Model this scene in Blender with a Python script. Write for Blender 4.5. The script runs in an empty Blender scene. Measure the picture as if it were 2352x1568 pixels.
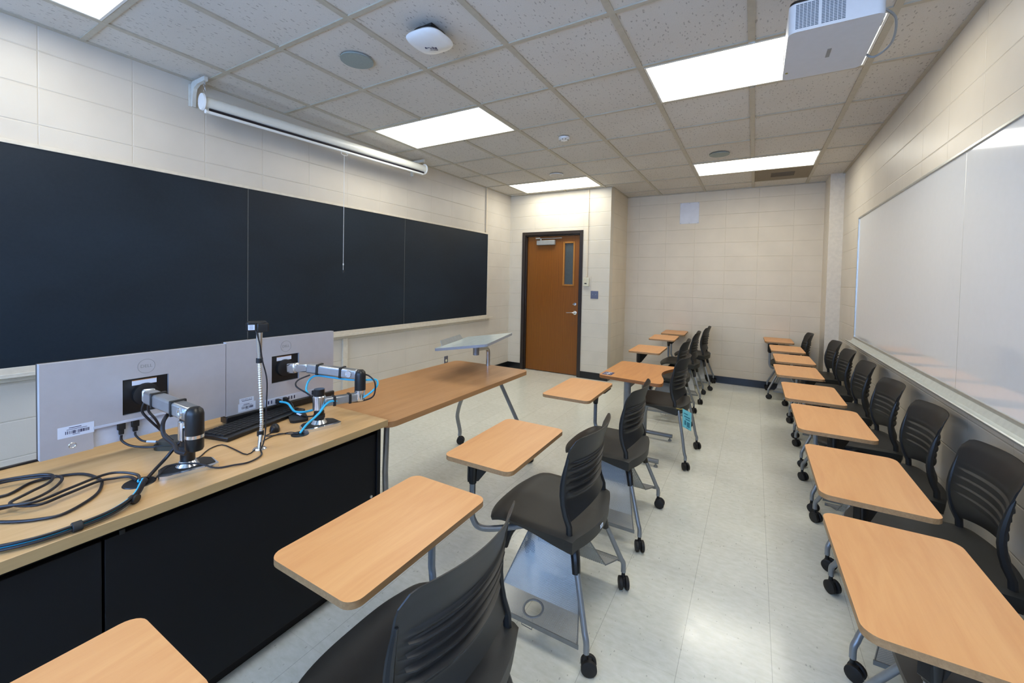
import bpy, math, random
from mathutils import Vector, Matrix
random.seed(7)
PI = math.pi
S = bpy.context.scene
COL = S.collection

# ---------------------------------------------------------------- camera
cd = bpy.data.cameras.new('camera')
cam = bpy.data.objects.new('camera', cd)
COL.objects.link(cam)
cam.location = (0.0537, -2.6929, 1.4288)
cam.rotation_euler = (math.radians(88.4629), math.radians(-1.1521), math.radians(30.2112))
cd.sensor_width = 36.0
cd.lens = 957.634 / 2352 * 36.0
cd.shift_x = 1.2 / 2352
cd.shift_y = -115.11 / 2352
cd.clip_start = 0.05
S.camera = cam

# ---------------------------------------------------------------- light and exposure
S.view_settings.view_transform = 'Standard'
S.view_settings.look = 'None'
S.view_settings.gamma = 1.0
S.view_settings.use_curve_mapping = False
S.view_settings.exposure = 0.9
LAMP = 6.2            # ceiling light diffuser brightness
DAY = 6.5             # daylight outside the rear windows
w = bpy.data.worlds.new('sky'); S.world = w; w.use_nodes = True
bg = w.node_tree.nodes['Background']
bg.inputs[0].default_value = (0.30, 0.53, 1.0, 1); bg.inputs[1].default_value = DAY
S.cycles.max_bounces = 8
S.cycles.diffuse_bounces = 4
S.cycles.transparent_max_bounces = 12
S.cycles.sample_clamp_indirect = 8.0

T = 0.6096
H = 2.779
XL, XR, YD, YB, XC, YR = -3.402, 0.950, 3.170, 4.040, -1.739, -7 * T

# ---------------------------------------------------------------- materials
def srgb(h):
    h = h.lstrip('#'); out = []
    for i in (0, 2, 4):
        c = int(h[i:i + 2], 16) / 255
        out.append(c / 12.92 if c <= 0.04045 else ((c + 0.055) / 1.055) ** 2.4)
    return tuple(out) + (1,)

class NT:
    def __init__(s, name):
        s.m = bpy.data.materials.new(name); s.m.use_nodes = True
        s.t = s.m.node_tree; s.p = s.t.nodes['Principled BSDF']; s.out = s.t.nodes['Material Output']
    def n(s, k, **kw):
        x = s.t.nodes.new(k)
        for a, b in kw.items(): setattr(x, a, b)
        return x
    def l(s, a, b): s.t.links.new(a, b)
    def v(s, x, i, val): x.inputs[i].default_value = val
    def coord(s, scale=(1, 1, 1), loc=(0, 0, 0), rot=(0, 0, 0), kind='Object'):
        c = s.n('ShaderNodeTexCoord'); m = s.n('ShaderNodeMapping')
        s.v(m, 'Scale', scale); s.v(m, 'Location', loc); s.v(m, 'Rotation', rot)
        s.l(c.outputs[kind], m.inputs[0]); return m.outputs[0]
    def noise(s, co, scale, detail=4, rough=.5, dist=0):
        x = s.n('ShaderNodeTexNoise'); s.v(x, 'Scale', scale); s.v(x, 'Detail', detail); s.v(x, 'Roughness', rough); s.v(x, 'Distortion', dist)
        if co is not None: s.l(co, x.inputs['Vector'])
        return x.outputs[0]
    def ramp(s, f, stops):
        r = s.n('ShaderNodeValToRGB'); e = r.color_ramp.elements
        while len(e) < len(stops): e.new(.5)
        for el, (p, c) in zip(e, stops): el.position = p; el.color = c if len(c) == 4 else (*c, 1)
        s.l(f, r.inputs[0]); return r.outputs[0]
    def mix(s, f, a, b, mode='MIX'):
        x = s.n('ShaderNodeMixRGB', blend_type=mode)
        for i, q in ((0, f), (1, a), (2, b)):
            if hasattr(q, 'is_output'): s.l(q, x.inputs[i])
            else: x.inputs[i].default_value = q
        return x.outputs[0]
    def math(s, op, a, b=0.0, c=None):
        x = s.n('ShaderNodeMath', operation=op)
        for i, q in enumerate((a, b) if c is None else (a, b, c)):
            if hasattr(q, 'is_output'): s.l(q, x.inputs[i])
            else: x.inputs[i].default_value = q
        return x.outputs[0]
    def bump(s, h, strength=.2, dist=.01):
        b = s.n('ShaderNodeBump'); s.v(b, 'Strength', strength); s.v(b, 'Distance', dist)
        s.l(h, b.inputs['Height']); s.l(b.outputs[0], s.p.inputs['Normal']); return b

def pm(name, col, rough=.5, metal=0.0, spec=.5, var=.06, scale=30, bump=0.0, coat=0.0):
    a = NT(name); c = srgb(col)
    co = a.coord()
    f = a.noise(co, scale, 3)
    d = tuple(x * (1 - var) for x in c[:3]); b = tuple(min(1, x * (1 + var)) for x in c[:3])
    a.l(a.ramp(f, [(.3, d), (.7, b)]), a.p.inputs['Base Color'])
    a.v(a.p, 'Roughness', rough); a.v(a.p, 'Metallic', metal); a.v(a.p, 'Specular IOR Level', spec)
    a.v(a.p, 'Coat Weight', coat)
    if bump: a.bump(a.noise(co, scale * 12, 2), bump, .001)
    return a.m

def wood(name, c1, c2, axis='y', rough=.35, scale=1.0, contrast=1.0):
    a = NT(name)
    sc = {'y': (16, 1.6, 16), 'x': (1.6, 16, 16), 'z': (14, 14, 1.0)}[axis]
    co = a.coord(scale=tuple(x * scale for x in sc))
    g = a.noise(co, 1.6, 6, .62, .6)
    fine = a.noise(a.coord(scale=tuple(x * scale * 6 for x in sc)), 2.2, 3, .6)
    base = a.ramp(g, [(.30, srgb(c1)), (.72, srgb(c2))])
    col = a.mix(a.math('MULTIPLY', fine, .28 * contrast), base, srgb(c1))
    blotch = a.noise(a.coord(), 5 * scale, 3)
    col = a.mix(a.math('MULTIPLY', blotch, .22 * contrast), col, srgb(c1))
    a.l(col, a.p.inputs['Base Color']); a.v(a.p, 'Roughness', rough)
    a.bump(fine, .04, .001)
    return a.m

def block_mat(name, col, axis, ox, oz=0.0):
    """painted concrete block, stack bond, 16 x 8 inches. axis: which world axis runs along the wall"""
    a = NT(name)
    tc = a.n('ShaderNodeTexCoord'); sp = a.n('ShaderNodeSeparateXYZ'); a.l(tc.outputs['Object'], sp.inputs[0])
    def joint(out, period, off, wd):
        f = a.math('FRACT', a.math('DIVIDE', a.math('SUBTRACT', out, off), period))
        d = a.math('MULTIPLY', a.math('MINIMUM', f, a.math('SUBTRACT', 1.0, f)), period)
        mr = a.n('ShaderNodeMapRange'); mr.interpolation_type = 'SMOOTHSTEP'
        a.l(d, mr.inputs['Value']); a.v(mr, 'From Min', 0.0); a.v(mr, 'From Max', wd); a.v(mr, 'To Min', 1.0); a.v(mr, 'To Max', 0.0)
        return mr.outputs[0]
    jv = joint(sp.outputs[axis], .4064, ox, .0050)
    jh = joint(sp.outputs['Z'], .2032, oz, .0055)
    jv = a.math('MULTIPLY', jv, .6)
    j = a.math('MAXIMUM', jv, jh)
    n1 = a.noise(a.coord(), 90, 5, .65); n2 = a.noise(a.coord(), 3.5, 3)
    c = srgb(col); lo = tuple(x * .955 for x in c[:3]); hi = tuple(min(1, x * 1.03) for x in c[:3])
    base = a.ramp(n2, [(.3, lo), (.7, hi)])
    base = a.mix(a.math('MULTIPLY', j, .17), base, tuple(x * .72 for x in c[:3]) + (1,))
    a.l(base, a.p.inputs['Base Color']); a.v(a.p, 'Roughness', .42); a.v(a.p, 'Specular IOR Level', .35)
    hgt = a.math('ADD', a.math('MULTIPLY', j, -1.0), a.math('MULTIPLY', n1, .16))
    a.bump(hgt, .6, .004)
    return a.m

def floor_mat():
    a = NT('vinyl_tile')
    tc = a.n('ShaderNodeTexCoord'); sp = a.n('ShaderNodeSeparateXYZ'); a.l(tc.outputs['Object'], sp.inputs[0])
    ds, ids = [], []
    for ax, off in (('X', .155), ('Y', -.185)):
        q = a.math('DIVIDE', a.math('SUBTRACT', sp.outputs[ax], off), .3048)
        f = a.math('FRACT', q); ids.append(a.math('FLOOR', q))
        d = a.math('MULTIPLY', a.math('MINIMUM', f, a.math('SUBTRACT', 1.0, f)), .3048)
        ds.append(a.math('LESS_THAN', d, .0011 if ax == 'X' else .0007))
    seam = a.math('MAXIMUM', ds[0], a.math('MULTIPLY', ds[1], .5))
    cb = a.n('ShaderNodeCombineXYZ'); a.l(ids[0], cb.inputs[0]); a.l(ids[1], cb.inputs[1])
    wn = a.n('ShaderNodeTexWhiteNoise', noise_dimensions='3D'); a.l(cb.outputs[0], wn.inputs[0])
    mott = a.noise(a.coord(scale=(1, 2.2, 1)), 22, 5, .6)
    base = a.ramp(mott, [(.32, srgb('#d9dacb')), (.68, srgb('#e8e8dd'))])
    base = a.mix(a.math('MULTIPLY', wn.outputs['Value'], .12), base, srgb('#a9ac9c'))
    vo = a.n('ShaderNodeTexVoronoi'); a.v(vo, 'Scale', 60); a.l(a.coord(scale=(1, .45, 1), rot=(0, 0, .5)), vo.inputs['Vector'])
    gate = a.math('GREATER_THAN', a.noise(a.coord(), 41, 2), .56)
    sp1 = a.math('MULTIPLY', a.math('LESS_THAN', vo.outputs['Distance'], .17), gate)
    base = a.mix(a.math('MULTIPLY', sp1, .42), base, srgb('#8b8d80'))
    base = a.mix(a.math('MULTIPLY', seam, .42), base, srgb('#77786a'))
    a.l(base, a.p.inputs['Base Color'])
    sm = a.noise(a.coord(), 2.2, 5, .65, .8)
    a.l(a.ramp(sm, [(.35, (.14,) * 3), (.7, (.27,) * 3)]), a.p.inputs['Roughness'])
    a.v(a.p, 'Specular IOR Level', .55)
    a.bump(a.math('ADD', a.noise(a.coord(), 14, 3), a.math('MULTIPLY', seam, -.6)), .035, .004)
    return a.m

def ceiling_mat():
    a = NT('acoustic_tile')
    vo = a.n('ShaderNodeTexVoronoi'); a.v(vo, 'Scale', 58)
    co = a.coord(scale=(1.0, .42, 1)); nz = a.n('ShaderNodeTexNoise'); a.v(nz, 'Scale', 30); a.l(co, nz.inputs[0])
    vm = a.n('ShaderNodeVectorMath', operation='MULTIPLY_ADD'); a.l(nz.outputs['Color'], vm.inputs[0]); vm.inputs[1].default_value = (.03, .03, .03); a.l(co, vm.inputs[2])
    a.l(vm.outputs[0], vo.inputs['Vector'])
    gate = a.math('GREATER_THAN', a.noise(a.coord(), 55, 2), .44)
    fis = a.math('MULTIPLY', a.math('LESS_THAN', vo.outputs['Distance'], .24), gate)
    pin = a.math('GREATER_THAN', a.noise(a.coord(), 330, 1), .64)
    n2 = a.noise(a.coord(), 1.3, 3)
    base = a.ramp(n2, [(.3, srgb('#cbc6bd')), (.7, srgb('#d3cfc7'))])
    base = a.mix(a.math('MULTIPLY', pin, .20), base, srgb('#8d887e'))
    base = a.mix(a.math('MULTIPLY', fis, .48), base, srgb('#77726a'))
    a.l(base, a.p.inputs['Base Color']); a.v(a.p, 'Roughness', .9)
    a.bump(a.math('ADD', a.math('MULTIPLY', fis, -1.0), a.math('MULTIPLY', pin, -.3)), .5, .003)
    return a.m

def light_mat():
    a = NT('lit_diffuser')
    tc = a.n('ShaderNodeTexCoord'); sp = a.n('ShaderNodeSeparateXYZ'); a.l(tc.outputs['Object'], sp.inputs[0])
    wv = a.math('COSINE', a.math('MULTIPLY', sp.outputs['Y'], 2 * PI / (T / 3.0)))
    tube = a.math('MULTIPLY_ADD', wv, .16, .84)
    em = a.n('ShaderNodeEmission'); em.inputs[0].default_value = (1.0, .965, .865, 1)
    geo = a.n('ShaderNodeNewGeometry')
    st = a.math('MULTIPLY', a.math('MULTIPLY', tube, LAMP), a.math('SUBTRACT', 1.0, geo.outputs['Backfacing']))
    a.l(st, em.inputs[1]); a.l(em.outputs[0], a.out.inputs[0])
    return a.m

def perf_mat():
    """silver sheet steel with rows of punched holes, round cup opening in the shelf"""
    a = NT('perforated_steel')
    tc = a.n('ShaderNodeTexCoord'); sp = a.n('ShaderNodeSeparateXYZ'); a.l(tc.outputs['Object'], sp.inputs[0])
    P = .0095
    yz = a.math('ADD', sp.outputs['Y'], sp.outputs['Z'])
    u = a.math('DIVIDE', sp.outputs['X'], P); v = a.math('DIVIDE', yz, P)
    c1 = a.math('MULTIPLY', a.math('COSINE', a.math('MULTIPLY', u, 2 * PI)), a.math('COSINE', a.math('MULTIPLY', v, 2 * PI)))
    hole = a.math('GREATER_THAN', c1, .42)
    dx = a.math('POWER', sp.outputs['X'], 2.0); ay = a.math('ADD', a.math('ABSOLUTE', sp.outputs['Y']), -.222)
    rr = a.math('ADD', dx, a.math('POWER', ay, 2.0))
    cup = a.math('MULTIPLY', a.math('LESS_THAN', rr, .034 ** 2), a.math('LESS_THAN', sp.outputs['Y'], 0.0))
    al = a.math('MAXIMUM', hole, cup)
    a.v(a.p, 'Base Color', srgb('#b0b3b2')); a.v(a.p, 'Metallic', .4); a.v(a.p, 'Roughness', .4)
    tr = a.n('ShaderNodeBsdfTransparent'); mx = a.n('ShaderNodeMixShader')
    a.l(al, mx.inputs[0]); a.l(a.p.outputs[0], mx.inputs[1]); a.l(tr.outputs[0], mx.inputs[2]); a.l(mx.outputs[0], a.out.inputs[0])
    return a.m

def chalk_mat():
    a = NT('slate_writing_surface')
    n = a.noise(a.coord(scale=(1, .7, 1.3)), 1.6, 5, .6, .4)
    f = a.noise(a.coord(scale=(1, 6, 6)), 9, 4, .7)
    base = a.ramp(n, [(.30, srgb('#0e1720')), (.75, srgb('#16232f'))])
    base = a.mix(a.math('MULTIPLY', f, .10), base, srgb('#4a5a66'))
    a.l(base, a.p.inputs['Base Color']); a.v(a.p, 'Roughness', .5); a.v(a.p, 'Specular IOR Level', .25)
    return a.m

def oak_door():
    a = NT('oak_veneer')
    co = a.coord(scale=(9, 1, .9)); wv = a.n('ShaderNodeTexWave', wave_type='BANDS', bands_direction='X')
    a.v(wv, 'Scale', 1.5); a.v(wv, 'Distortion', 7); a.v(wv, 'Detail', 4); a.v(wv, 'Detail Scale', 1.2); a.l(co, wv.inputs[0])
    g = a.noise(a.coord(scale=(60, 1, 2)), 3, 4, .6)
    base = a.ramp(wv.outputs[0], [(.1, srgb('#7f4a10')), (.9, srgb('#905715'))])
    base = a.mix(a.math('MULTIPLY', g, .35), base, srgb('#5f3205'))
    a.l(base, a.p.inputs['Base Color']); a.v(a.p, 'Roughness', .32)
    return a.m

MAT = dict(
    wallL=block_mat('painted_block_left', '#c9c2b6', 'Y', -1.19),
    wallD=block_mat('painted_block_door_wall', '#d4ccbb', 'X', -1.739),
    wallC=block_mat('painted_block_return', '#d8ccb6', 'Y', 3.17),
    wallB=block_mat('painted_block_far', '#dacdb6', 'X', .08),
    wallR=block_mat('painted_block_right', '#cdc5b7', 'Y', .1),
    column=pm('painted_plaster', '#d6cdbd', .5, bump=.05),
    floor=floor_mat(), ceil=ceiling_mat(), tbar=pm('ceiling_grid_paint', '#b5ae9d', .5),
    lamp=light_mat(), troffer=pm('white_enamel', '#dcdcd6', .4),
    base=pm('black_vinyl_base', '#101318', .25),
    chalk=chalk_mat(), chalkframe=pm('cream_painted_trim', '#cdc5b5', .4), alum=pm('anodised_aluminium', '#b9bbb8', .32, .85),
    wb=pm('whiteboard_enamel', '#dcdfe2', .07, var=.01, coat=.3), wbtray=pm('satin_aluminium', '#cdd2ce', .3, .5),
    tab=wood('maple_laminate_tablet', '#cf9158', '#e0a86c', 'y', .38),
    tabedge=wood('plywood_edge', '#8f6b45', '#b08a60', 'y', .5, 4),
    desk=wood('light_maple_laminate', '#c49b67', '#dcb684', 'y', .34),
    deskedge=wood('light_maple_edge', '#a58a60', '#b79a6c', 'y', .4),
    table=wood('beech_laminate_table', '#b38457', '#ca9a6b', 'y', .30, .8),
    tableedge=wood('beech_edge', '#9c7148', '#b08254', 'y', .4),
    attab=wood('orange_maple_laminate', '#c48348', '#d79858', 'y', .38),
    attedge=wood('orange_maple_edge', '#87552a', '#9a6233', 'y', .5),
    plastic=pm('charcoal_plastic', '#1c1e20', .42, bump=.12, scale=40), plastic2=pm('charcoal_seat_plastic', '#252624', .5, bump=.15, scale=40),
    black=pm('black_plastic', '#111214', .35), softblack=pm('black_rubber', '#17181a', .6),
    steel=pm('silver_painted_steel', '#8a8f94', .35, .5), perf=perf_mat(), sheet=pm('grey_sheet_steel', '#85898b', .4, .5),
    chrome=pm('polished_chrome', '#dfe3e6', .17, .92, var=.02), silver=pm('brushed_silver', '#aeb1b4', .3, .8),
    monback=pm('silver_monitor_plastic', '#bdbdc2', .36, .25, var=.02), monlight=pm('pale_grey_plastic', '#c2c7d4', .45),
    cabinet=pm('black_cabinet_laminate', '#06090e', .55, spec=.3, var=.04), cabinetdark=pm('black_recess', '#050507', .7),
    oak=oak_door(), dframe=pm('dark_brown_enamel', '#2a2320', .3), glassdark=pm('dim_corridor_glass', '#4d5455', .08),
    goldstop=pm('oak_glazing_bead', '#a8702c', .35),
    screenw=pm('white_screen_case', '#d8d9d2', .35, var=.02), bracket=pm('white_bracket_paint', '#cfcfc8', .4), navy=pm('navy_slot', '#06061a', .5),
    projw=pm('white_projector_shell', '#c9ccd0', .4, var=.02), projs=pm('projector_side_shell', '#c4cbd6', .4, var=.02), vent=pm('vent_slot_grey', '#4f5a68', .6), cream=pm('cream_device_plastic', '#d2cdb4', .4),
    speaker=pm('speaker_mesh_grey', '#8f9a96', .6, bump=.3, scale=120), white=pm('white_plastic', '#e2e5e6', .35, var=.015), label=pm('white_label_paper', '#d9e2f2', .5, var=.01),
    ink=pm('dark_ink', '#2a2f55', .6), grey=pm('mid_grey_plastic', '#8d8f8e', .5), ventb=pm('dusty_brown_filter', '#857a68', .8, bump=.3), ventd=pm('dark_filter_core', '#6b6254', .8),
    cyan=pm('cyan_cable_jacket', '#35b4dd', .35), cable=pm('black_cable_jacket', '#16151c', .4), olive=pm('dark_olive_plastic', '#34342a', .35), blue=pm('blue_sticker', '#2b3266', .45),
    tag=pm('teal_paper_tag', '#6fc0c4', .6), elastic=pm('yellow_elastic', '#c9ad52', .6), paper=pm('white_panel_paint', '#d3d5dc', .5, var=.05, scale=9), lect=pm('pale_blue_grey_top', '#c0cac8', .22), lectedge=pm('grey_edge_band', '#878c96', .35),
    ochre=pm('ochre_sticker', '#8d8a36', .5), winframe=pm('window_frame_white', '#d0d0cc', .4), stainless=pm('stainless_plate', '#77798a', .3, .7),
)
g = NT('window_glass'); tr = g.n('ShaderNodeBsdfTransparent'); gl = g.n('ShaderNodeBsdfGlossy'); mx = g.n('ShaderNodeMixShader')
g.v(gl, 'Roughness', .02); g.v(mx, 0, .08); g.l(tr.outputs[0], mx.inputs[1]); g.l(gl.outputs[0], mx.inputs[2]); g.l(mx.outputs[0], g.out.inputs[0])
MAT['glass'] = g.m

# ---------------------------------------------------------------- mesh helpers
ORG = {}
def catmull(P, k=6, closed=False):
    P = [Vector(p) for p in P]; n = len(P); out = []
    if n < 3 and not closed: return P
    rng = range(n if closed else n - 1)
    for i in rng:
        if closed: a, b, c, d = P[(i - 1) % n], P[i], P[(i + 1) % n], P[(i + 2) % n]
        else: a, b, c, d = P[max(i - 1, 0)], P[i], P[i + 1], P[min(i + 2, n - 1)]
        for j in range(k):
            t = j / k
            out.append(.5 * ((2 * b) + (c - a) * t + (2 * a - 5 * b + 4 * c - d) * t * t + (3 * b - a - 3 * c + d) * t ** 3))
    if not closed: out.append(P[-1])
    return out

def rrect(w, d, r, n=6):
    pts = []
    for cx, cy, a0 in ((w / 2 - r, d / 2 - r, 0), (-w / 2 + r, d / 2 - r, 90), (-w / 2 + r, -d / 2 + r, 180), (w / 2 - r, -d / 2 + r, 270)):
        for i in range(n + 1):
            a = math.radians(a0 + 90 * i / n); pts.append((cx + r * math.cos(a), cy + r * math.sin(a)))
    return pts

def RZ(a): return Matrix.Rotation(a, 4, 'Z')
def TR(x, y, z): return Matrix.Translation((x, y, z))
def basis(o, ex, ey, ez):
    m = Matrix.Identity(4)
    for i, e in enumerate((Vector(ex), Vector(ey), Vector(ez))):
        for j in range(3): m[j][i] = e[j]
    for j in range(3): m[j][3] = o[j]
    return m

class M:
    def __init__(s): s.v = []; s.f = []; s.mi = []; s.cur = 0
    def mat(s, i): s.cur = i; return s
    def add(s, vs, fs, X=None):
        b = len(s.v)
        s.v += [tuple(X @ Vector(p)) if X else tuple(p) for p in vs]
        s.f += [tuple(b + i for i in f) for f in fs]; s.mi += [s.cur] * len(fs); return s
    def box(s, x0, x1, y0, y1, z0, z1, X=None):
        v = [(x, y, z) for x in (x0, x1) for y in (y0, y1) for z in (z0, z1)]
        return s.add(v, [(0, 1, 3, 2), (4, 6, 7, 5), (0, 4, 5, 1), (2, 3, 7, 6), (0, 2, 6, 4), (1, 5, 7, 3)], X)
    def prism(s, pts, z0, z1, X=None, side=None):
        n = len(pts); v = [(x, y, z0) for x, y in pts] + [(x, y, z1) for x, y in pts]
        s.add(v, [tuple(range(n - 1, -1, -1)), tuple(range(n, 2 * n))], X)
        c = s.cur
        if side is not None: s.cur = side
        s.add(v, [(i, (i + 1) % n, n + (i + 1) % n, n + i) for i in range(n)], X); s.cur = c; return s
    def tube(s, P, r, n=10, caps=True, closed=False, flat=1.0):
        P = [Vector(p) for p in P]; m = len(P); vs = []; up = None
        for i, p in enumerate(P):
            if closed: t = P[(i + 1) % m] - P[i - 1]
            else: t = P[min(i + 1, m - 1)] - P[max(i - 1, 0)]
            t.normalize()
            if up is None:
                up = Vector((0, 0, 1)) if abs(t.z) < .9 else Vector((1, 0, 0))
            a = up - t * up.dot(t); a.normalize(); b = t.cross(a); up = a
            rr = r[i] if isinstance(r, (list, tuple)) else r
            for k in range(n):
                q = 2 * PI * k / n; vs.append(p + a * (rr * math.cos(q) * flat) + b * (rr * math.sin(q)))
        fs = [(i * n + k, i * n + (k + 1) % n, (i + 1) % m * n + (k + 1) % n, (i + 1) % m * n + k) for i in range(m if closed else m - 1) for k in range(n)]
        if caps and not closed: fs += [tuple(range(n - 1, -1, -1)), tuple((m - 1) * n + k for k in range(n))]
        return s.add(vs, fs)
    def cyl(s, a, b, r, r2=None, n=20): return s.tube([a, b], [r, r if r2 is None else r2], n)
    def lathe(s, prof, X=None, n=28, sx=1.0):
        vs = []; m = len(prof)
        for r, z in prof:
            for k in range(n): q = 2 * PI * k / n; vs.append((r * math.cos(q) * sx, r * math.sin(q), z))
        fs = [(i * n + k, i * n + (k + 1) % n, (i + 1) * n + (k + 1) % n, (i + 1) * n + k) for i in range(m - 1) for k in range(n)]
        fs += [tuple(range(n - 1, -1, -1)), tuple((m - 1) * n + k for k in range(n))]
        return s.add(vs, fs, X)
    def shell(s, F, G, nu, nv):
        """closed solid between surface F(u,v) and G(u,v), u in -1..1, v in 0..1"""
        vs = []
        for fn in (F, G):
            for j in range(nv + 1):
                for i in range(nu + 1): vs.append(fn(-1 + 2 * i / nu, j / nv))
        W = nu + 1; N = W * (nv + 1); fs = []
        for j in range(nv):
            for i in range(nu):
                a = j * W + i; fs.append((a, a + 1, a + W + 1, a + W)); fs.append((N + a, N + a + W, N + a + W + 1, N + a + 1))
        for i in range(nu):
            fs.append((i, N + i, N + i + 1, i + 1)); a = nv * W + i; fs.append((a, a + 1, N + a + 1, N + a))
        for j in range(nv):
            a = j * W; fs.append((a, a + W, N + a + W, N + a)); a += nu; fs.append((a, N + a, N + a + W, a + W))
        return s.add(vs, fs)
    def build(s, name, mats, parent=None, bevel=0.0, seg=2, angle=35, **props):
        me = bpy.data.meshes.new(name); o0 = ORG.get(parent.name if parent else None, (0, 0, 0))
        me.from_pydata([(x - o0[0], y - o0[1], z - o0[2]) for x, y, z in s.v], [], s.f)
        if not isinstance(mats, (list, tuple)): mats = [mats]
        for m in mats: me.materials.append(MAT[m] if isinstance(m, str) else m)
        me.polygons.foreach_set('material_index', s.mi)
        me.polygons.foreach_set('use_smooth', [True] * len(s.f))
        me.set_sharp_from_angle(angle=math.radians(angle)); me.update()
        o = bpy.data.objects.new(name, me); COL.objects.link(o)
        if parent: o.parent = parent
        ORG[o.name] = o0
        if bevel:
            b = o.modifiers.new('bevel', 'BEVEL'); b.width = bevel; b.segments = seg; b.limit_method = 'ANGLE'; b.angle_limit = math.radians(40)
            b.harden_normals = False
        for k, v in props.items(): o[k] = v
        return o

def tag(o, label, cat, group=None):
    o['label'] = label; o['category'] = cat
    if group: o['group'] = group
    return o
def thing(name, loc, label, cat, group=None):
    o = bpy.data.objects.new(name, None); COL.objects.link(o); o.location = loc; ORG[o.name] = tuple(loc); o.empty_display_size = .05
    return tag(o, label, cat, group)
def struct(o): o['kind'] = 'structure'; return o
def text(body, size, X, mat, parent, name='lettering', ext=.0003, align='CENTER'):
    c = bpy.data.curves.new(name, 'FONT'); c.body = body; c.size = size; c.extrude = ext; c.align_x = align; c.align_y = 'CENTER'
    c.materials.append(MAT[mat]); o = bpy.data.objects.new(name, c); COL.objects.link(o); o.parent = parent
    o0 = ORG.get(parent.name, (0, 0, 0)); X = X.copy()
    for j in range(3): X[j][3] -= o0[j]
    bpy.context.view_layer.update()
    me = bpy.data.meshes.new_from_object(o); bpy.data.objects.remove(o)
    me.transform(X); me.name = name
    o = bpy.data.objects.new(name, me); COL.objects.link(o); o.parent = parent
    ORG[o.name] = o0; return o
def copy_tree(o, parent=None):
    c = o.copy(); COL.objects.link(c)
    if parent: c.parent = parent; c.matrix_parent_inverse = o.matrix_parent_inverse.copy()
    for ch in list(o.children): copy_tree(ch, c)
    return c

# ================================================================ the room
struct(M().box(XL - .3, XR + .3, YR - .3, YB + .3, -.06, 0).build('floor', 'floor'))
struct(M().box(XL - .12, XL, YR - .1, YD + .1, 0, H + .2).build('wall_left', 'wallL'))
struct(M().box(XR, XR + .12, YR - .1, YB + .1, 0, H + .2).build('wall_right', 'wallR'))
struct(M().box(XC - .12, XR + .1, YB, YB + .12, 0, H + .2).build('wall_back', 'wallB'))
struct(M().box(XC - .12, XC, YD + .14, YB, 0, H + .2).build('wall_return', 'wallC'))
DX0, DX1, DZ = -3.168, -2.148, 2.19
m = M(); m.box(XL, DX0, YD, YD + .14, 0, H + .2); m.box(DX1, XC, YD, YD + .14, 0, H + .2); m.box(DX0, DX1, YD, YD + .14, DZ, H + .2)
struct(m.build('wall_door', 'wallD'))
struct(M().box(.812, XR, 3.61, YB, 0, H + .1).build('wall_column', 'column'))
WIN = [(-3.05, -1.75), (-1.45, -.15), (.05, .80)]
m = M(); m.box(XL, XR, YR - .14, YR, 0, .95); m.box(XL, XR, YR - .14, YR, 2.5, H + .2)
xs = [XL] + [v for w_ in WIN for v in w_] + [XR]
for i in range(0, len(xs), 2): m.box(xs[i], xs[i + 1], YR - .14, YR, .95, 2.5)
struct(m.build('wall_rear', 'wallB'))
for k, (a, b) in enumerate(WIN):
    wn = bpy.data.objects.new('window_%d' % (k + 1), None); COL.objects.link(wn); struct(wn); ORG[wn.name] = (0, 0, 0)
    m = M(); y0, y1 = YR - .10, YR - .05
    for z0, z1 in ((.95, 1.0), (2.45, 2.5), (1.50, 1.54)): m.box(a, b, y0, y1, z0, z1)
    for x0 in (a, b - .05): m.box(x0, x0 + .05, y0, y1, 1.0, 2.45)
    m.build('window_frame', 'winframe', wn)
    M().box(a + .05, b - .05, YR - .078, YR - .072, 1.0, 2.45).build('pane', 'glass', wn)

# ceiling: tiles with the exposed metal grid
m = M()
m.box(XL - .1, XR + .1, YR - .1, YB + .1, H + .008, H + .05)
m.mat(1)
LIGHTS = [(-1, 0), (-1, 4), (-5, 0), (-5, 4), (-5, -4), (-1, -4)]
for i in range(-5, 2):
    cuts = sorted(j for a, j in LIGHTS if a + 1 == i); y = YR
    for j in cuts + [None]:
        y1 = YB if j is None else j * T - .013
        m.box(i * T - .017, i * T + .017, y, y1, H, H + .010); y = (j + 1) * T + .013 if j is not None else y
for j in range(-7, 7):
    for i in range(-6, 2):
        x0 = max(i * T + .017, XL); x1 = min((i + 1) * T - .017, XR)
        if x1 > x0: m.box(x0, x1, j * T - .013, j * T + .013, H + .0005, H + .010)
for a in ((XL, XL + .022, YR, YD), (XR - .022, XR, YR, 3.61), (XC, .812, YB - .022, YB), (XL, XC, YD - .022, YD), (XC, XC + .022, YD, YB)):
    m.box(a[0], a[1], a[2], a[3], H - .0015, H + .010)
struct(m.build('ceiling', ['ceil', 'tbar']))

# baseboards
def baseb(name, *a):
    struct(M().box(*a).build(name, 'base', bevel=.002))
baseb('baseboard_left', XL, XL + .008, YR, YD, 0, .10)
baseb('baseboard_right', XR - .008, XR, YR, 3.61, 0, .10)
baseb('baseboard_back', XC, .812, YB - .008, YB, 0, .10)
baseb('baseboard_return', XC, XC + .008, YD - .008, YB, 0, .10)
m = M(); m.box(XL, DX0, YD - .008, YD, 0, .10); m.box(DX1, XC, YD - .008, YD, 0, .10); struct(m.build('baseboard_door', 'base'))
m = M(); m.box(.804, .812, 3.61, YB, 0, .10); m.box(.804, XR, 3.602, 3.61, 0, .10); struct(m.build('baseboard_column', 'base'))

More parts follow.
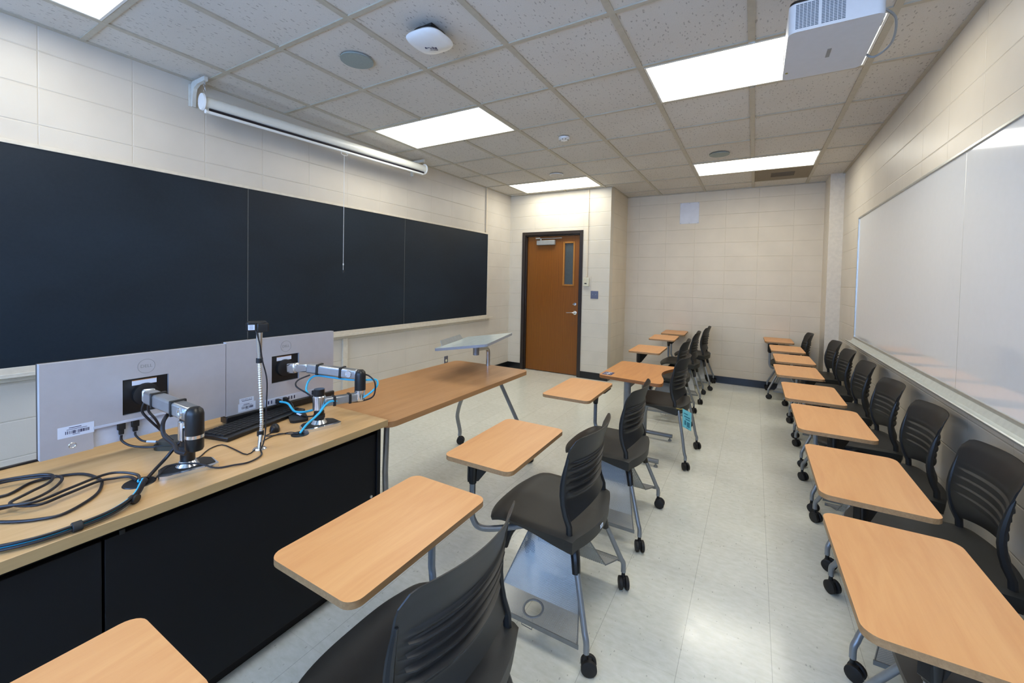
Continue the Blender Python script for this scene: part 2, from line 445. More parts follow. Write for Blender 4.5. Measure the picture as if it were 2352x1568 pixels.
# closed corridor box behind the door, added to block sky light under the leaf
m = M(); a0, a1, b1 = -3.5, -1.87, YD + 1.1
m.box(a0, a1, b1, b1 + .05, -.02, 2.6); m.box(a0 - .05, a0, YD + .145, b1, -.02, 2.6); m.box(a1 , a1 + .005, YD + .145, b1, -.02, 2.6); m.box(a0, a1, YD + .145, b1, 2.55, 2.6)
struct(m.build('corridor_light_block', 'column'))
# door
door = bpy.data.objects.new('door_1', None); COL.objects.link(door); struct(door); ORG[door.name] = (0, 0, 0)
m = M()
for x0, x1 in ((DX0, DX0 + .05), (DX1 - .05, DX1)): m.box(x0, x1, YD - .012, YD + .14, 0, DZ)
m.box(DX0 + .05, DX1 - .05, YD - .012, YD + .14, DZ - .05, DZ)
for x0, x1 in ((DX0 + .05, DX0 + .066), (DX1 - .066, DX1 - .05)): m.box(x0, x1, YD + .02, YD + .058, 0, DZ - .05)
m.box(DX0 + .066, DX1 - .066, YD + .02, YD + .058, DZ - .066, DZ - .05)
m.build('door_frame', 'dframe', door, bevel=.003)
LX0, LX1, LY = DX0 + .068, DX1 - .068, YD + .062
VX0, VX1, VZ0, VZ1 = -2.475, -2.31, 1.37, 2.02
m = M()
m.box(LX0, VX0, LY, LY + .044, .012, DZ - .068); m.box(VX1, LX1, LY, LY + .044, .012, DZ - .068)
m.box(VX0, VX1, LY, LY + .044, .012, VZ0); m.box(VX0, VX1, LY, LY + .044, VZ1, DZ - .068)
m.build('door_leaf', 'oak', door)
m = M()
for a in ((VX0 - .012, VX0 + .012, VZ0 - .012, VZ1 + .012), (VX1 - .012, VX1 + .012, VZ0 - .012, VZ1 + .012)): m.box(a[0], a[1], LY - .008, LY + .05, a[2], a[3])
for z in (VZ0, VZ1): m.box(VX0, VX1, LY - .008, LY + .05, z - .012, z + .012)
m.build('glazing_bead', 'goldstop', door, bevel=.002)
M().box(VX0, VX1, LY + .018, LY + .026, VZ0, VZ1).build('vision_pane', 'glassdark', door)
hx = LX1 - .06
m = M(); m.lathe([(.001, 0), (.031, .0), (.031, .008), (.014, .016), (.012, .045), (.001, .046)], basis((hx, LY, .955), (1, 0, 0), (0, 0, 1), (0, -1, 0)))
m.tube(catmull([(hx, LY - .045, .955), (hx - .03, LY - .05, .957), (hx - .12, LY - .046, .953)]), .009, flat=.8)
hd = m.build('lever_handle', 'chrome', door)
m = M(); m.lathe([(.001, 0), (.024, 0), (.022, .012), (.001, .014)], basis((hx, LY, 1.085), (1, 0, 0), (0, 0, 1), (0, -1, 0)))
m.box(hx - .032, hx + .004, LY - .022, LY - .008, 1.078, 1.092)
m.build('deadbolt_turn', 'chrome', door)
cl = M().box(-2.925, -2.615, LY - .055, LY - .002, 1.985, 2.06).build('door_closer', 'grey', door, bevel=.008, label='grey box door closer')
m = M(); m.tube([(-2.86, LY - .03, 2.06), (-2.86, LY - .03, 2.085)], .014); m.box(-2.87, -2.50, LY - .04, LY - .022, 2.083, 2.092); m.box(-2.93, -2.86, LY - .075, LY - .03, 2.078, 2.10)
m.build('closer_arm', 'silver', cl, bevel=.002)

# ================================================================ ceiling fixtures
def ceiling_light(i, j, label):
    cx, cy = (i + 1) * T, (j + .5) * T
    t = thing('ceiling_light', (cx, cy, H), label, 'light', 'recessed fluorescent ceiling lights')
    W, D = T - .019, T / 2 - .015
    m = M(); z0, z1 = H - .001, H + .008
    for a in ((-W, W, -D, -D + .012), (-W, W, D - .012, D), (-W, -W + .012, -D + .012, D - .012), (W - .012, W, -D + .012, D - .012)):
        m.box(cx + a[0], cx + a[1], cy + a[2], cy + a[3], z0, z1)
    m.build('frame', 'troffer', t)
    m = M(); m.add([(cx - W + .012, cy - D + .012, H + .003), (cx - W + .012, cy + D - .012, H + .003), (cx + W - .012, cy + D - .012, H + .003), (cx + W - .012, cy - D + .012, H + .003)], [(0, 1, 2, 3)])
    m.build('diffuser', 'lamp', t)
    return t
ceiling_light(-1, 0, 'lit recessed ceiling light partly hidden behind the white projector')
ceiling_light(-1, 4, 'lit recessed ceiling light beside the dusty return air vent at the far wall')
ceiling_light(-5, 0, 'lit recessed ceiling light in front of the far half of the projection screen')
ceiling_light(-5, 4, 'lit recessed ceiling light directly above the wooden door')
ceiling_light(-5, -4, 'lit recessed ceiling light nearest the camera, above the chalkboard, cut by the frame')
ceiling_light(-1, -4, 'lit recessed ceiling light above the nearest desks, outside the photo')

def disc(name, x, y, r, mat, label, cat, ring='white', grp=None, h=.006):
    t = thing(name, (x, y, H), label, cat, grp)
    m = M(); m.lathe([(r * .90, 0), (r, -.001), (r * 1.0, .006), (r * .92, .008), (r * .86, h * .5)], TR(x, y, H - .006))
    m.build('rim', ring, t)
    M().lathe([(.001, -.0), (r * .9, -.0), (r * .9, .004), (.001, .004)], TR(x, y, H - .0075)).build('grille', mat, t)
disc('ceiling_speaker', -2.127, -.914, .098, 'speaker', 'round grey ceiling speaker beside the white wireless access point', 'speaker', 'speaker', 'round ceiling speakers')
disc('ceiling_speaker', -.300, 2.152, .095, 'speaker', 'round grey ceiling speaker near the far ceiling light by the whiteboard', 'speaker', 'speaker', 'round ceiling speakers')
disc('ceiling_speaker', -2.16, 2.19, .088, 'ceil', 'pale round ceiling speaker in front of the light above the door', 'speaker', 'white', 'round ceiling speakers')
t = thing('smoke_detector', (-1.535, .966, H), 'small white slotted round detector on the middle of the ceiling', 'detector')
M().lathe([(.001, -.028), (.030, -.028), (.050, -.016), (.052, 0), (.001, 0)], TR(-1.535, .966, H)).build('housing', 'white', t)
m = M()
for k in range(8):
    q = 2 * PI * k / 8; m.box(.026, .044, -.004, .004, -.027, -.019, TR(-1.535, .966, H) @ RZ(q))
m.build('slots', 'grey', t)
# return air vent
t = thing('return_vent', (.305, 5.5 * T, H), 'dusty brown return air vent in the ceiling beside the far light', 'vent')
M().box(.022, T - .022, 5 * T + .018, 6 * T - .018, H + .001, H + .006).build('filter_panel', 'ventb', t)
m = M()
for k in range(12): m.box(.19, .43, 5 * T + .20 + k * .018, 5 * T + .209 + k * .018, H - .002, H + .001)
m.build('core_slats', 'ventd', t)

# wireless access point
ax, ay = -1.515, -.935
t = thing('wireless_access_point', (ax, ay, H), 'white rounded square wireless access point hanging from the ceiling', 'access point')
m = M(); m.box(ax - .055, ax + .055, ay - .05, ay + .05, H - .03, H + .003); m.lathe([(.001, -.052), (.088, -.05), (.092, -.028), (.001, -.026)], TR(ax, ay, H)); m.box(ax - .10, ax - .07, ay - .02, ay + .02, H - .045, H - .03)
m.build('mount', 'black', t, bevel=.004)
X = TR(ax, ay, H) @ RZ(math.radians(2))
m = M()
def sq(r, n=48, e=3.1):
    o = []
    for k in range(n):
        q = 2 * PI * k / n; c, s_ = math.cos(q), math.sin(q)
        o.append((r * math.copysign(abs(c) ** (2 / e), c), r * math.copysign(abs(s_) ** (2 / e), s_)))
    return o
vs = []; prof = [(.080, -.046), (.106, -.050), (.112, -.058), (.106, -.068), (.085, -.078), (.05, -.085), (.02, -.087)]
for r, z in prof: vs += [(x, y, z) for x, y in sq(r)]
n = 48; fs = [(i * n + k, i * n + (k + 1) % n, (i + 1) * n + (k + 1) % n, (i + 1) * n + k) for i in range(len(prof) - 1) for k in range(n)]
fs += [tuple(range(n - 1, -1, -1)), tuple((len(prof) - 1) * n + k for k in range(n))]
m.add(vs, fs, X); m.build('cover', 'white', t, angle=60)
ca, sa = math.cos(math.radians(28)), math.sin(math.radians(28))
XA = basis((ax + .03, ay + .045, H - .0845), (ca, sa, 0), (sa, -ca, 0), (0, 0, -1))
def logo_basis(x, y, z, ang):
    c, s_ = math.cos(ang), math.sin(ang); return basis((x, y, z), (c, s_, 0), (s_, -c, 0), (0, 0, -1))
text('aruba', .030, logo_basis(ax - .002, ay + .012, H - .0874, math.radians(30)), 'ink', t, ext=.001)
text('NETWORKS', .008, logo_basis(ax - .002, ay + .037, H - .0862, math.radians(30)), 'ink', t, ext=.0012)

# projector
px0, px1, py0, py1, pz0, pz1 = .138, .430, -.745, -.312, 2.402, 2.512
pc = ((px0 + px1) / 2, (py0 + py1) / 2)
t = thing('projector', (pc[0], pc[1], pz0), 'white ceiling projector with vent grilles, seen from below', 'projector')
m = M(); m.prism(rrect(px1 - px0, py1 - py0, .028, 8), pz0, pz1, TR(pc[0], pc[1], 0)); m.build('body', 'projw', t, bevel=.005, seg=3)
m = M(); m.prism(rrect(px1 - px0 - .006, py1 - py0 - .006, .026, 8), pz1, pz1 + .012, TR(pc[0], pc[1], 0)); m.build('top_plate', 'black', t)
m = M()
for bx in (px0 + .022, px0 + .103):
    for c in range(6):
        for r in range(16):
            x = bx + c * .0122; z = pz0 + .012 + r * .0058
            m.box(x, x + .0102, py0 - .0012, py0 + .001, z, z + .0028)
m.build('vent_grille', 'vent', t)
m = M(); m.box(px0 + .146, px0 + .160, -.55, -.475, pz0 - .0006, pz0 + .001); m.build('type_label', 'grey', t)
M().lathe([(.001, -.0008), (.006, -.0008), (.006, .001), (.001, .001)], TR(px0 + .014, -.39, pz0)).build('round_sticker', 'ochre', t)
m = M(); m.lathe([(.001, 0), (.034, 0), (.032, .0015), (.001, .002)], basis((px0, -.42, pz0 + .060), (0, 1, 0), (0, 0, 1), (-1, 0, 0)))
m.build('lens', 'black', t)
t2 = thing('projector_mount', (pc[0], pc[1], H), 'black ceiling mount carrying the white projector', 'mount')
m = M(); m.box(pc[0] - .09, pc[0] + .09, pc[1] - .09, pc[1] + .09, pz1 + .0125, pz1 + .03); m.cyl((pc[0], pc[1], pz1 + .03), (pc[0], pc[1], H), .024); m.box(px1 - .02, px1 + .022, -.58, -.54, pz1 - .06, pz1 - .02)
m.build('bracket', 'black', t2, bevel=.002)
M().lathe([(.001, 0), (.065, 0), (.06, -.014), (.001, -.016)], TR(pc[0], pc[1], H)).build('ceiling_flange', 'black', t2)
t = M().tube(catmull([(px1 + .012, -.60, pz1 - .02), (px1 + .06, -.56, pz1 - .05), (px1 + .07, -.47, pz1 - .10), (px1 + .03, -.40, pz1 - .115), (px1 - .004, -.39, pz1 - .085)], 8), .0045).build('projector_cable', 'grey')
tag(t, 'grey cable looping down behind the ceiling projector', 'cable')

# ================================================================ wall things
# chalkboard
CY0, CY1, CZ0, CZ1 = -2.60, 2.487, .905, 2.10
t = thing('chalkboard', (XL, 0, CZ0), 'long dark slate chalkboard on the left wall', 'chalkboard')
for a, b in ((CY0, -.905), (-.900, .790), (.795, CY1)):
    M().box(XL + .004, XL + .018, a, b, CZ0, CZ1).build('slate_panel', 'chalk', t)
for y in (-.905, .790): M().box(XL + .002, XL + .0155, y, y + .005, CZ0, CZ1).build('joint_strip', 'grey', t)
m = M(); m.box(XL + .001, XL + .024, CY0 - .02, CY1 + .022, CZ1, CZ1 + .022); m.box(XL + .001, XL + .024, CY1, CY1 + .022, CZ0 - .03, CZ1); m.box(XL + .001, XL + .024, CY0 - .02, CY0, CZ0 - .03, CZ1)
m.box(XL + .001, XL + .022, CY0, CY1, CZ0 - .035, CZ0)
m.build('frame', 'chalkframe', t, bevel=.002)
m = M(); m.box(XL + .002, XL + .072, CY0 - .02, CY1 + .10, CZ0 - .048, CZ0 - .036); m.box(XL + .064, XL + .072, CY0 - .02, CY1 + .10, CZ0 - .036, CZ0 - .026); m.box(XL + .002, XL + .03, CY0, CY1 + .06, CZ0 - .075, CZ0 - .048)
m.build('chalk_tray', 'chalkframe', t, bevel=.002, label='cream chalk tray')

# conduits and wall plates on the left and door walls
t = M().box(XL, XL + .022, 2.437, 2.462, CZ1 + .023, H - .002).build('conduit', 'wallC', bevel=.002); tag(t, 'cream surface conduit running from the ceiling down to the end of the chalkboard', 'conduit', )
t = M().box(XL, XL + .022, -.02, .035, .10, CZ0 - .078).build('conduit', 'chalkframe', bevel=.002); tag(t, 'cream surface conduit on the wall below the chalkboard beside the monitors', 'conduit')
t = M().box(-2.088, -2.066, YD - .016, YD, 1.50, H - .002).build('conduit', 'wallC', bevel=.002); tag(t, 'cream surface conduit from the ceiling to the cream control on the door wall', 'conduit')
t = thing('wall_control', (-2.065, YD, 1.40), 'cream wall control with small display on a metal plate right of the door', 'thermostat')
m = M(); m.box(-2.128, -2.010, YD - .004, YD, 1.315, 1.505); m.build('back_plate', 'chalkframe', t, bevel=.001)
M().box(-2.124, -2.036, YD - .032, YD - .0045, 1.362, 1.485).build('case', 'cream', t, bevel=.004)
M().box(-2.102, -2.068, YD - .0335, YD - .0315, 1.395, 1.410).build('display', 'black', t)
t = thing('switch_plate', (-1.95, YD, 1.24), 'grey metal two gang switch plate below and right of the cream wall control', 'switch plate')
M().box(-2.012, -1.898, YD - .007, YD, 1.182, 1.296).build('plate', 'stainless', t, bevel=.003)
for x in (-1.977, -1.933): M().box(x - .004, x + .004, YD - .016, YD - .007, 1.238, 1.252).build('key_switch', 'silver', t, bevel=.001)
t = thing('wall_outlet', (XL, 1.578, .36), 'small grey metal outlet on the wall behind the tilted lectern', 'outlet')
M().box(XL, XL + .006, 1.542, 1.614, .305, .420).build('plate', 'stainless', t, bevel=.002)
M().lathe([(.001, .006), (.017, .006), (.016, .009), (.001, .009)], basis((XL, 1.578, .362), (0, 1, 0), (0, 0, 1), (1, 0, 0))).build('socket', 'cream', t)
# access panel on far wall
t = thing('access_panel', (-.815, YB, 2.48), 'white square metal panel screwed high on the far wall', 'panel')
M().box(-.947, -.682, YB - .005, YB, 2.325, 2.638).build('plate', 'paper', t, bevel=.001)
for x, z in ((-.935, 2.335), (-.935, 2.628), (-.694, 2.335), (-.694, 2.628), (-.815, 2.628), (-.815, 2.335)):
    M().lathe([(.001, 0), (.004, 0), (.003, .002), (.001, .002)], basis((x, YB - .005, z), (1, 0, 0), (0, 0, 1), (0, -1, 0)), 10).build('screw', 'grey', t)

# whiteboard
WY0, WY1, WZ0, WZ1 = -2.20, 2.622, .935, 2.105
t = thing('whiteboard', (XR, 0, WZ0), 'long glossy whiteboard with metal tray on the right wall', 'whiteboard')
for a, b in ((WY0, .209), (.212, WY1)): M().box(XR - .014, XR - .003, a, b, WZ0, WZ1).build('writing_panel', 'wb', t)
m = M(); m.box(XR - .022, XR, WY0 - .015, WY1 + .014, WZ1, WZ1 + .014); m.box(XR - .022, XR, WY1, WY1 + .014, WZ0 - .02, WZ1); m.box(XR - .022, XR, WY0 - .015, WY0, WZ0 - .02, WZ1); m.box(XR - .020, XR, WY0, WY1, WZ0 - .02, WZ0)
m.box(XR - .0145, XR - .003, .209, .212, WZ0, WZ1)
m.build('frame', 'alum', t, bevel=.002)
m = M()
pr_ = [(-.003, 0), (-.075, 0), (-.085, .014), (-.080, .018), (-.070, .006), (-.035, .006), (-.022, .034), (-.003, .034)]
v = [(XR + x, y, WZ0 - .052 + z) for y in (WY0, WY1 + .04) for x, z in pr_]; k = len(pr_)
m.add(v, [tuple(range(k)), tuple(range(2 * k - 1, k - 1, -1))] + [(i, k + i, k + (i + 1) % k, (i + 1) % k) for i in range(k)])
m.build('marker_tray', 'wbtray', t)

# projection screen above the chalkboard
A = Vector((-3.245, -1.272, 2.606)); B = Vector((-3.185, .875, 2.652))
t = thing('projection_screen', A, 'white roll-up projection screen case hanging above the chalkboard', 'projection screen')
d = (B - A).normalized()
m = M(); m.tube([A, B], .037, 18, flat=1.12); m.build('case', 'screenw', t, angle=25)
for P, q in ((A, -1), (B, 1)): M().tube([P, P + d * q * .012], [.049, .046], 18, flat=1.2).build('end_cap', 'white', t)
off = Vector((.020, 0, -.046)); m = M(); m.tube([A + off + d * .03, B + off - d * .03], .0085, 8); m.build('slot', 'navy', t)
off = Vector((.020, 0, -.066)); m = M(); m.tube([A + off + d * .01, B + off - d * .04], .0105, 12)
m.tube([A + off + d * .004, A + off + d * .012], .0135, 12); m.build('bottom_bar', 'white', t)
mid = A + d * 1.10 + off
m = M(); m.tube([mid + Vector((.002, .036 * math.cos(q), -.022 + .014 * math.sin(q))) for q in [2 * PI * k / 20 for k in range(20)]], .0018, 6, closed=True); m.build('pull_ring', 'white', t)
tail = mid + Vector((0, -.0, -.036))
m = M(); m.tube([tail, (tail.x, tail.y, 1.49)], .0018, 6); m.tube([(tail.x, tail.y, 1.535), (tail.x, tail.y, 1.55)], .005, 8); m.build('pull_cord', 'white', t)
M().lathe([(.001, 0), (.009, .002), (.007, .022), (.001, .024)], TR(tail.x, tail.y, 1.468)).build('cord_bob', 'black', t)
for y, P in ((-1.268, A), (.905, B)):
    tb = thing('screen_bracket', (XL, y, 2.70), ('white L-shaped wall bracket at the near end of the projection screen' if y < 0 else 'white L-shaped wall bracket at the far end of the projection screen'), 'bracket')
    m = M(); X = basis((XL, y + .011, 2.600), (1, 0, 0), (0, 0, 1), (0, -1, 0))
    ol = [(0, 0), (.02, 0), (.026, .08), (.045, .122), (.09, .140), (.190, .144), (.190, .172), (.02, .172), (0, .155)]
    m.prism(ol, 0, .022, X); m.box(XL, XL + .005, y - .025, y + .025, 2.600, 2.755); m.build('arm', 'bracket', tb, bevel=.003)
    m = M(); x0 = XL + .17
    for k in range(4):
        z = 2.735 - k * .018; ex = (0, 1, 0) if k % 2 else (1, 0, 0)
        m.tube([Vector((x0, y, z)) + Vector(ex) * .006 * math.cos(q) + Vector((0, 0, .011)) * math.sin(q) for q in [2 * PI * j / 10 for j in range(10)]], .0015, 5, closed=True)
    m.build('chain', 'silver', tb)

# ================================================================ furniture
def caster(m2parent, x, y, r=.029, rot=0.0, name='caster', bm=None):
    """twin wheel caster standing on the floor below (x, y)"""
    m = bm or M()
    X = TR(x, y, 0) @ RZ(rot)
    for s_ in (-1, 1):
        m.lathe([(.001, -.009), (r * .8, -.009), (r, -.006), (r, .006), (r * .8, .009), (r * .55, .009), (r * .5, .006), (.001, .006)],
                X @ basis((.010, s_ * .0145, r), (1, 0, 0), (0, 0, s_), (0, -s_, 0)) , 20)
    m.box(-.006, .020, -.0052, .0052, r * .5, r * 1.9, X)
    m.lathe([(.001, r * 1.4), (.011, r * 1.4), (.009, r * 2.0), (.0075, r * 2.75), (.001, r * 2.75)], X, 12)
    return m.build(name, 'softblack', m2parent)

# ---- tablet arm chair, sitter faces -x
def e_prof(z):
    return .10 + .050 * ((.62 - z) / .16) ** 2 if z < .62 else .10 + .046 * ((z - .62) / .21) ** 1.5
def sm(a, b, x):
    t = max(0, min(1, (x - a) / (b - a))); return t * t * (3 - 2 * t)
def seat_pt(u, v, bot=False):
    xf = -.252 + .030 * abs(u) ** 3; xr = .162 + .048 * (1 - u * u)
    x = xf + (xr - xf) * v
    hw = .236
    if v < .16: hw -= .034 * (1 - math.sqrt(max(0, 1 - ((.16 - v) / .16) ** 2)))
    if v > .96: hw -= .005 * ((v - .96) / .04) ** 2
    y = u * hw
    z = .462 - .012 * (1 - u * u) * sm(.0, .5, v) * sm(1.1, .7, v)
    z -= .034 * max(0, (.22 - v) / .22) ** 2 + .010 * max(0, (abs(u) - .85) / .15) ** 2 + .006 * max(0, (v - .9) / .1) ** 2
    if bot:
        th = .016 + .036 * sm(.35, 1, v)
        k = 1 - .04 * sm(.5, 1, abs(u)); return (x - .004 * sm(.8, 1, v), y * k, z - th)
    return (x, y, z)
def back_pt(u, v, rear=False):
    zb = .528 - .030 * u * u
    zt = .830 + .004 * (1 - u * u)
    if abs(u) > .80: zt -= .036 * (1 - math.sqrt(max(0, 1 - ((abs(u) - .80) / .2) ** 2)))
    if v < .12: z = zb + (.566 - zb) * v / .12
    elif v < .78: z = .566 + (.745 - .566) * (v - .12) / .66
    else: z = .745 + (zt - .745) * (v - .78) / .22
    hw = .205 + .012 * sm(.55, .83, z)
    x = e_prof(z) + .056 * (1 - u * u)
    a, b = .575, .735
    if a < z < b:
        ph = (z - a) / ((b - a) / 5); f = ph - math.floor(ph)
        mk = sm(.93, .78, abs(u)) * sm(0, .02, z - a) * sm(0, .02, b - z)
        if not rear: f = 1 - f
        g_ = f if f < .8 else (1 - f) * 4
        x += ((.021 * g_ - .002) if rear else (.007 * g_ - .004)) * mk
    x += .003 * sm(.9, 1, v)
    if rear: x += .0055 - .002 * sm(.9, 1, v)
    return (x, u * hw, z)

def build_chair(side, tablet=True):
    """side -1: the tablet post stands on the -y side of the seat, +1: on the +y side"""
    r = bpy.data.objects.new('tablet_arm_chair' if tablet else 'stacking_chair', None); COL.objects.link(r); ORG[r.name] = (0, 0, 0)
    m = M(); m.shell(lambda u, v: seat_pt(u, v), lambda u, v: seat_pt(u, v, True), 22, 22); m.build('seat', 'plastic2', r, angle=50)
    m = M(); m.shell(lambda u, v: back_pt(u, v), lambda u, v: back_pt(u, v, True), 28, 84); bk = m.build('backrest', 'plastic', r, angle=22)
    for s_ in (-1, 1):
        P = []
        for k in range(9):
            z = .452 + .30 * k / 8; P.append((e_prof(max(z, .485)) + .004 + .003 * sm(.5, .6, z), s_ * (.2065 + .004 * sm(.55, .75, z)), z))
        M().tube(P, [.0105] * 4 + [.0105, .010, .009, .007, .004], 8, flat=1.25).build('back_upright', 'plastic', r)
    if tablet:
        m = M(); m.prism(rrect(.24, .20, .03, 4), .372, .424)
        for sx in (-1, 1):
            for sy in (-1, 1):
                P = catmull([(sx * .07, sy * .055, .400), (sx * .118, sy * .118, .396), (sx * .148, sy * .162, .362), (sx * .163, sy * .183, .300)], 4)
                m.tube(P, [.024 - .008 * i / (len(P) - 1) for i in range(len(P))], 10)
        m.build('seat_bracket', 'black', r)
        for sx in (-1, 1):
            for sy in (-1, 1):
                k = 1.0 if sx > 0 else 1.13
                P = [(sx * .153, sy * .170, .345), (sx * .218 * k, sy * .237, .150)] + catmull([(sx * .222 * k, sy * .241, .138), (sx * .231 * k, sy * .249, .118), (sx * .233 * k, sy * .250, .10)], 3) + [(sx * .233 * k, sy * .250, .074)]
                lg = M().tube(P, .0115, 12).build('leg', 'steel', r)
                caster(lg, sx * .233 * k, sy * .250, rot=random.uniform(-1.3, 1.3))
        # book rack: two shelves and a tent of perforated sheet
        m = M()
        def plate(q, th=.0016):
            a, b, c, d_ = [Vector(p) for p in q]; nrm = (b - a).cross(d_ - a).normalized() * th
            m.add([a, b, c, d_, a + nrm, b + nrm, c + nrm, d_ + nrm], [(0, 3, 2, 1), (4, 5, 6, 7), (0, 1, 5, 4), (1, 2, 6, 5), (2, 3, 7, 6), (3, 0, 4, 7)])
        for s_ in (-1, 1):
            q = [(-.205, s_ * .278, .112), (.205, s_ * .278, .112), (.170, s_ * .168, .130), (-.170, s_ * .168, .130)]
            plate(q if s_ < 0 else q[::-1])
            q = [(-.170, s_ * .168, .130), (.170, s_ * .168, .130), (.098, s_ * .012, .372), (-.098, s_ * .012, .372)]
            plate(q if s_ < 0 else q[::-1])
        m.build('book_rack', 'perf', r, angle=20)
        m = M()
        for s_ in (-1, 1): m.box(-.212, .212, s_ * .278 - .002, s_ * .278 + .002, .098, .115)
        for sx in (-1, 1):
            m.tube([(sx * .208, -.278, .112), (sx * .171, -.168, .131), (sx * .098, -.012, .372), (sx * .098, .012, .372), (sx * .171, .168, .131), (sx * .208, .278, .112)], .003, 6)
        m.build('rack_rim', 'sheet', r)
        m = M(); m.tube([(.0385 * math.cos(q), -.222 + .0385 * math.sin(q), .124 + .006 * math.sin(q)) for q in [2 * PI * k / 28 for k in range(28)]], .0045, 8, closed=True, flat=.5)
        m.build('cup_ring', 'steel', r)
        for s_ in (-1, 1):
            M().tube([(-.03, s_ * .255, .112), (-.03, s_ * .262, .075), (.015, s_ * .262, .072), (.015, s_ * .255, .112)], .0018, 6).build('bag_hook', 'steel', r)
        # tablet arm
        pxx = -.262 if side < 0 else -.205; pyy = side * .283
        P = [(pxx, pyy, .665), (pxx, pyy, .455)] + catmull([(pxx + .003, pyy, .44), (pxx + .02, pyy - side * .012, .405), (pxx + .06, pyy - side * .04, .392), (pxx + .14, pyy - side * .10, .395), (-.02, side * .10, .408)], 5)
        M().tube(P, .0125, 12).build('tablet_post', 'steel', r)
        m = M(); m.tube([(pxx, pyy, .585), (pxx, pyy, .598), (pxx, pyy, .65), (pxx, pyy, .697)], [.0155, .017, .021, .026], 14)
        dx = .055 if side < 0 else -.02
        m.prism([(-.022, -.0), (.022, 0), (.11, .10), (-.022, .10)], -.012, .012, basis((pxx, pyy, .597), (.75, -side * .66, 0), (0, 0, 1), (-side * .66, -.75, 0)) if side < 0 else basis((pxx, pyy, .597), (.3, -side * .954, 0), (0, 0, 1), (-side * .954, -.3, 0)))
        m.build('tablet_bracket', 'black', r, bevel=.002)
        m = M(); m.prism(rrect(.312, .530, .034, 6), .7025, .720, None, side=1)
        tb = m.build('tablet', ['tab', 'tabedge'], r, bevel=.0025)
        M().prism(rrect(.20, .17, .02, 4), .6965, .7024, TR(.01, side * .10, 0)).build('mounting_plate', 'black', tb)
    else:
        for sy in (-1, 1):
            lg = M().tube(catmull([(.165, sy * .205, .435), (.20, sy * .225, .27), (.225, sy * .245, .13), (.235, sy * .25, .10), (.235, sy * .25, .074)], 4), .0115, 12).build('leg', 'steel', r)
            caster(lg, .235, sy * .25, rot=random.uniform(-1, 1))
            lg = M().tube(catmull([(-.12, sy * .20, .425), (-.185, sy * .225, .30), (-.225, sy * .245, .13), (-.235, sy * .25, .10), (-.235, sy * .25, .074)], 4), .0115, 12).build('leg', 'steel', r)
            caster(lg, -.235, sy * .25, rot=random.uniform(-1, 1))
            M().tube([(.165, sy * .205, .432), (-.12, sy * .20, .427)], .011, 10, flat=.9).build('side_rail', 'steel', r)
        m = M()
        for x in (-.09, .12): m.tube([(x, -.20, .418), (x, .20, .418)], .009, 8)
        m.build('cross_rails', 'steel', r)
    return r

protoL, protoR, protoP = build_chair(-1), build_chair(1), build_chair(-1, False)
used = set()
def place(proto, x, y, rz, tab, label, group):
    if proto.name in used: c = copy_tree(proto)
    else: c = proto; used.add(proto.name)
    c.location = (x, y, 0); c.rotation_euler = (0, 0, rz)
    tag(c, label, 'chair', group)
    if tab:
        tx, ty, tr_ = tab
        L = RZ(-rz) @ Vector((tx - x, ty - y, 0))
        for ch in c.children:
            if ch.name.split('.')[0] == 'tablet':
                ch.location = (L.x, L.y, 0); ch.rotation_euler = (0, 0, tr_ - rz)
                side = -1 if any(q.name.startswith('tablet_post') and min(v[1] for v in q.bound_box) < -.25 for q in c.children) else 1
                pp = Vector((-.262 if side < 0 else -.205, side * .283, 0))
                for pl in ch.children:
                    k = pp + Vector((.02, -side * .05, 0)) - Vector((L.x, L.y, 0))
                    lx = max(-.05, min(.05, k.x)); ly = max(-.17, min(.17, k.y))
                    pl.location = (lx, ly - side * .10, 0)
    return c
GL, GR = 'tablet arm chairs in the middle row', 'tablet arm chairs along the whiteboard'
D = math.radians
place(protoL, -.655, -2.76, 0, (-.875, -2.605, 0), 'tablet arm chair at the bottom left corner, only its wooden tablet in view', GL)
place(protoR, -.655, -1.905, 0, (-.830, -1.836, D(0)), 'nearest tablet arm chair of the middle row, its curved charcoal back seen from behind', GL)
chair2 = place(protoL, -.668, -1.007, 0, (-.859, -1.120, D(1)), 'second tablet arm chair of the middle row, round cup opening in its rack', GL)
place(protoR, -.668, -.190, 0, (-.930, -.079, D(1)), 'third tablet arm chair of the middle row, just in front of the adjustable desk', GL)
place(protoP, -.585, .992, D(-3), None, 'armless charcoal chair with a teal tag, pulled up to the adjustable desk', 'plain chair')
place(protoL, -.712, 2.045, D(1), (-.911, 1.926, D(1)), 'tablet arm chair right behind the tagged armless chair, third from the far wall', GL)
place(protoR, -.705, 2.950, D(2), (-.946, 3.044, D(2)), 'tablet arm chair of the middle row, second from the far wall', GL)
place(protoL, -.655, 3.730, D(-1), (-.925, 3.745, D(2)), 'tablet arm chair of the middle row, tight against the far wall', GL)
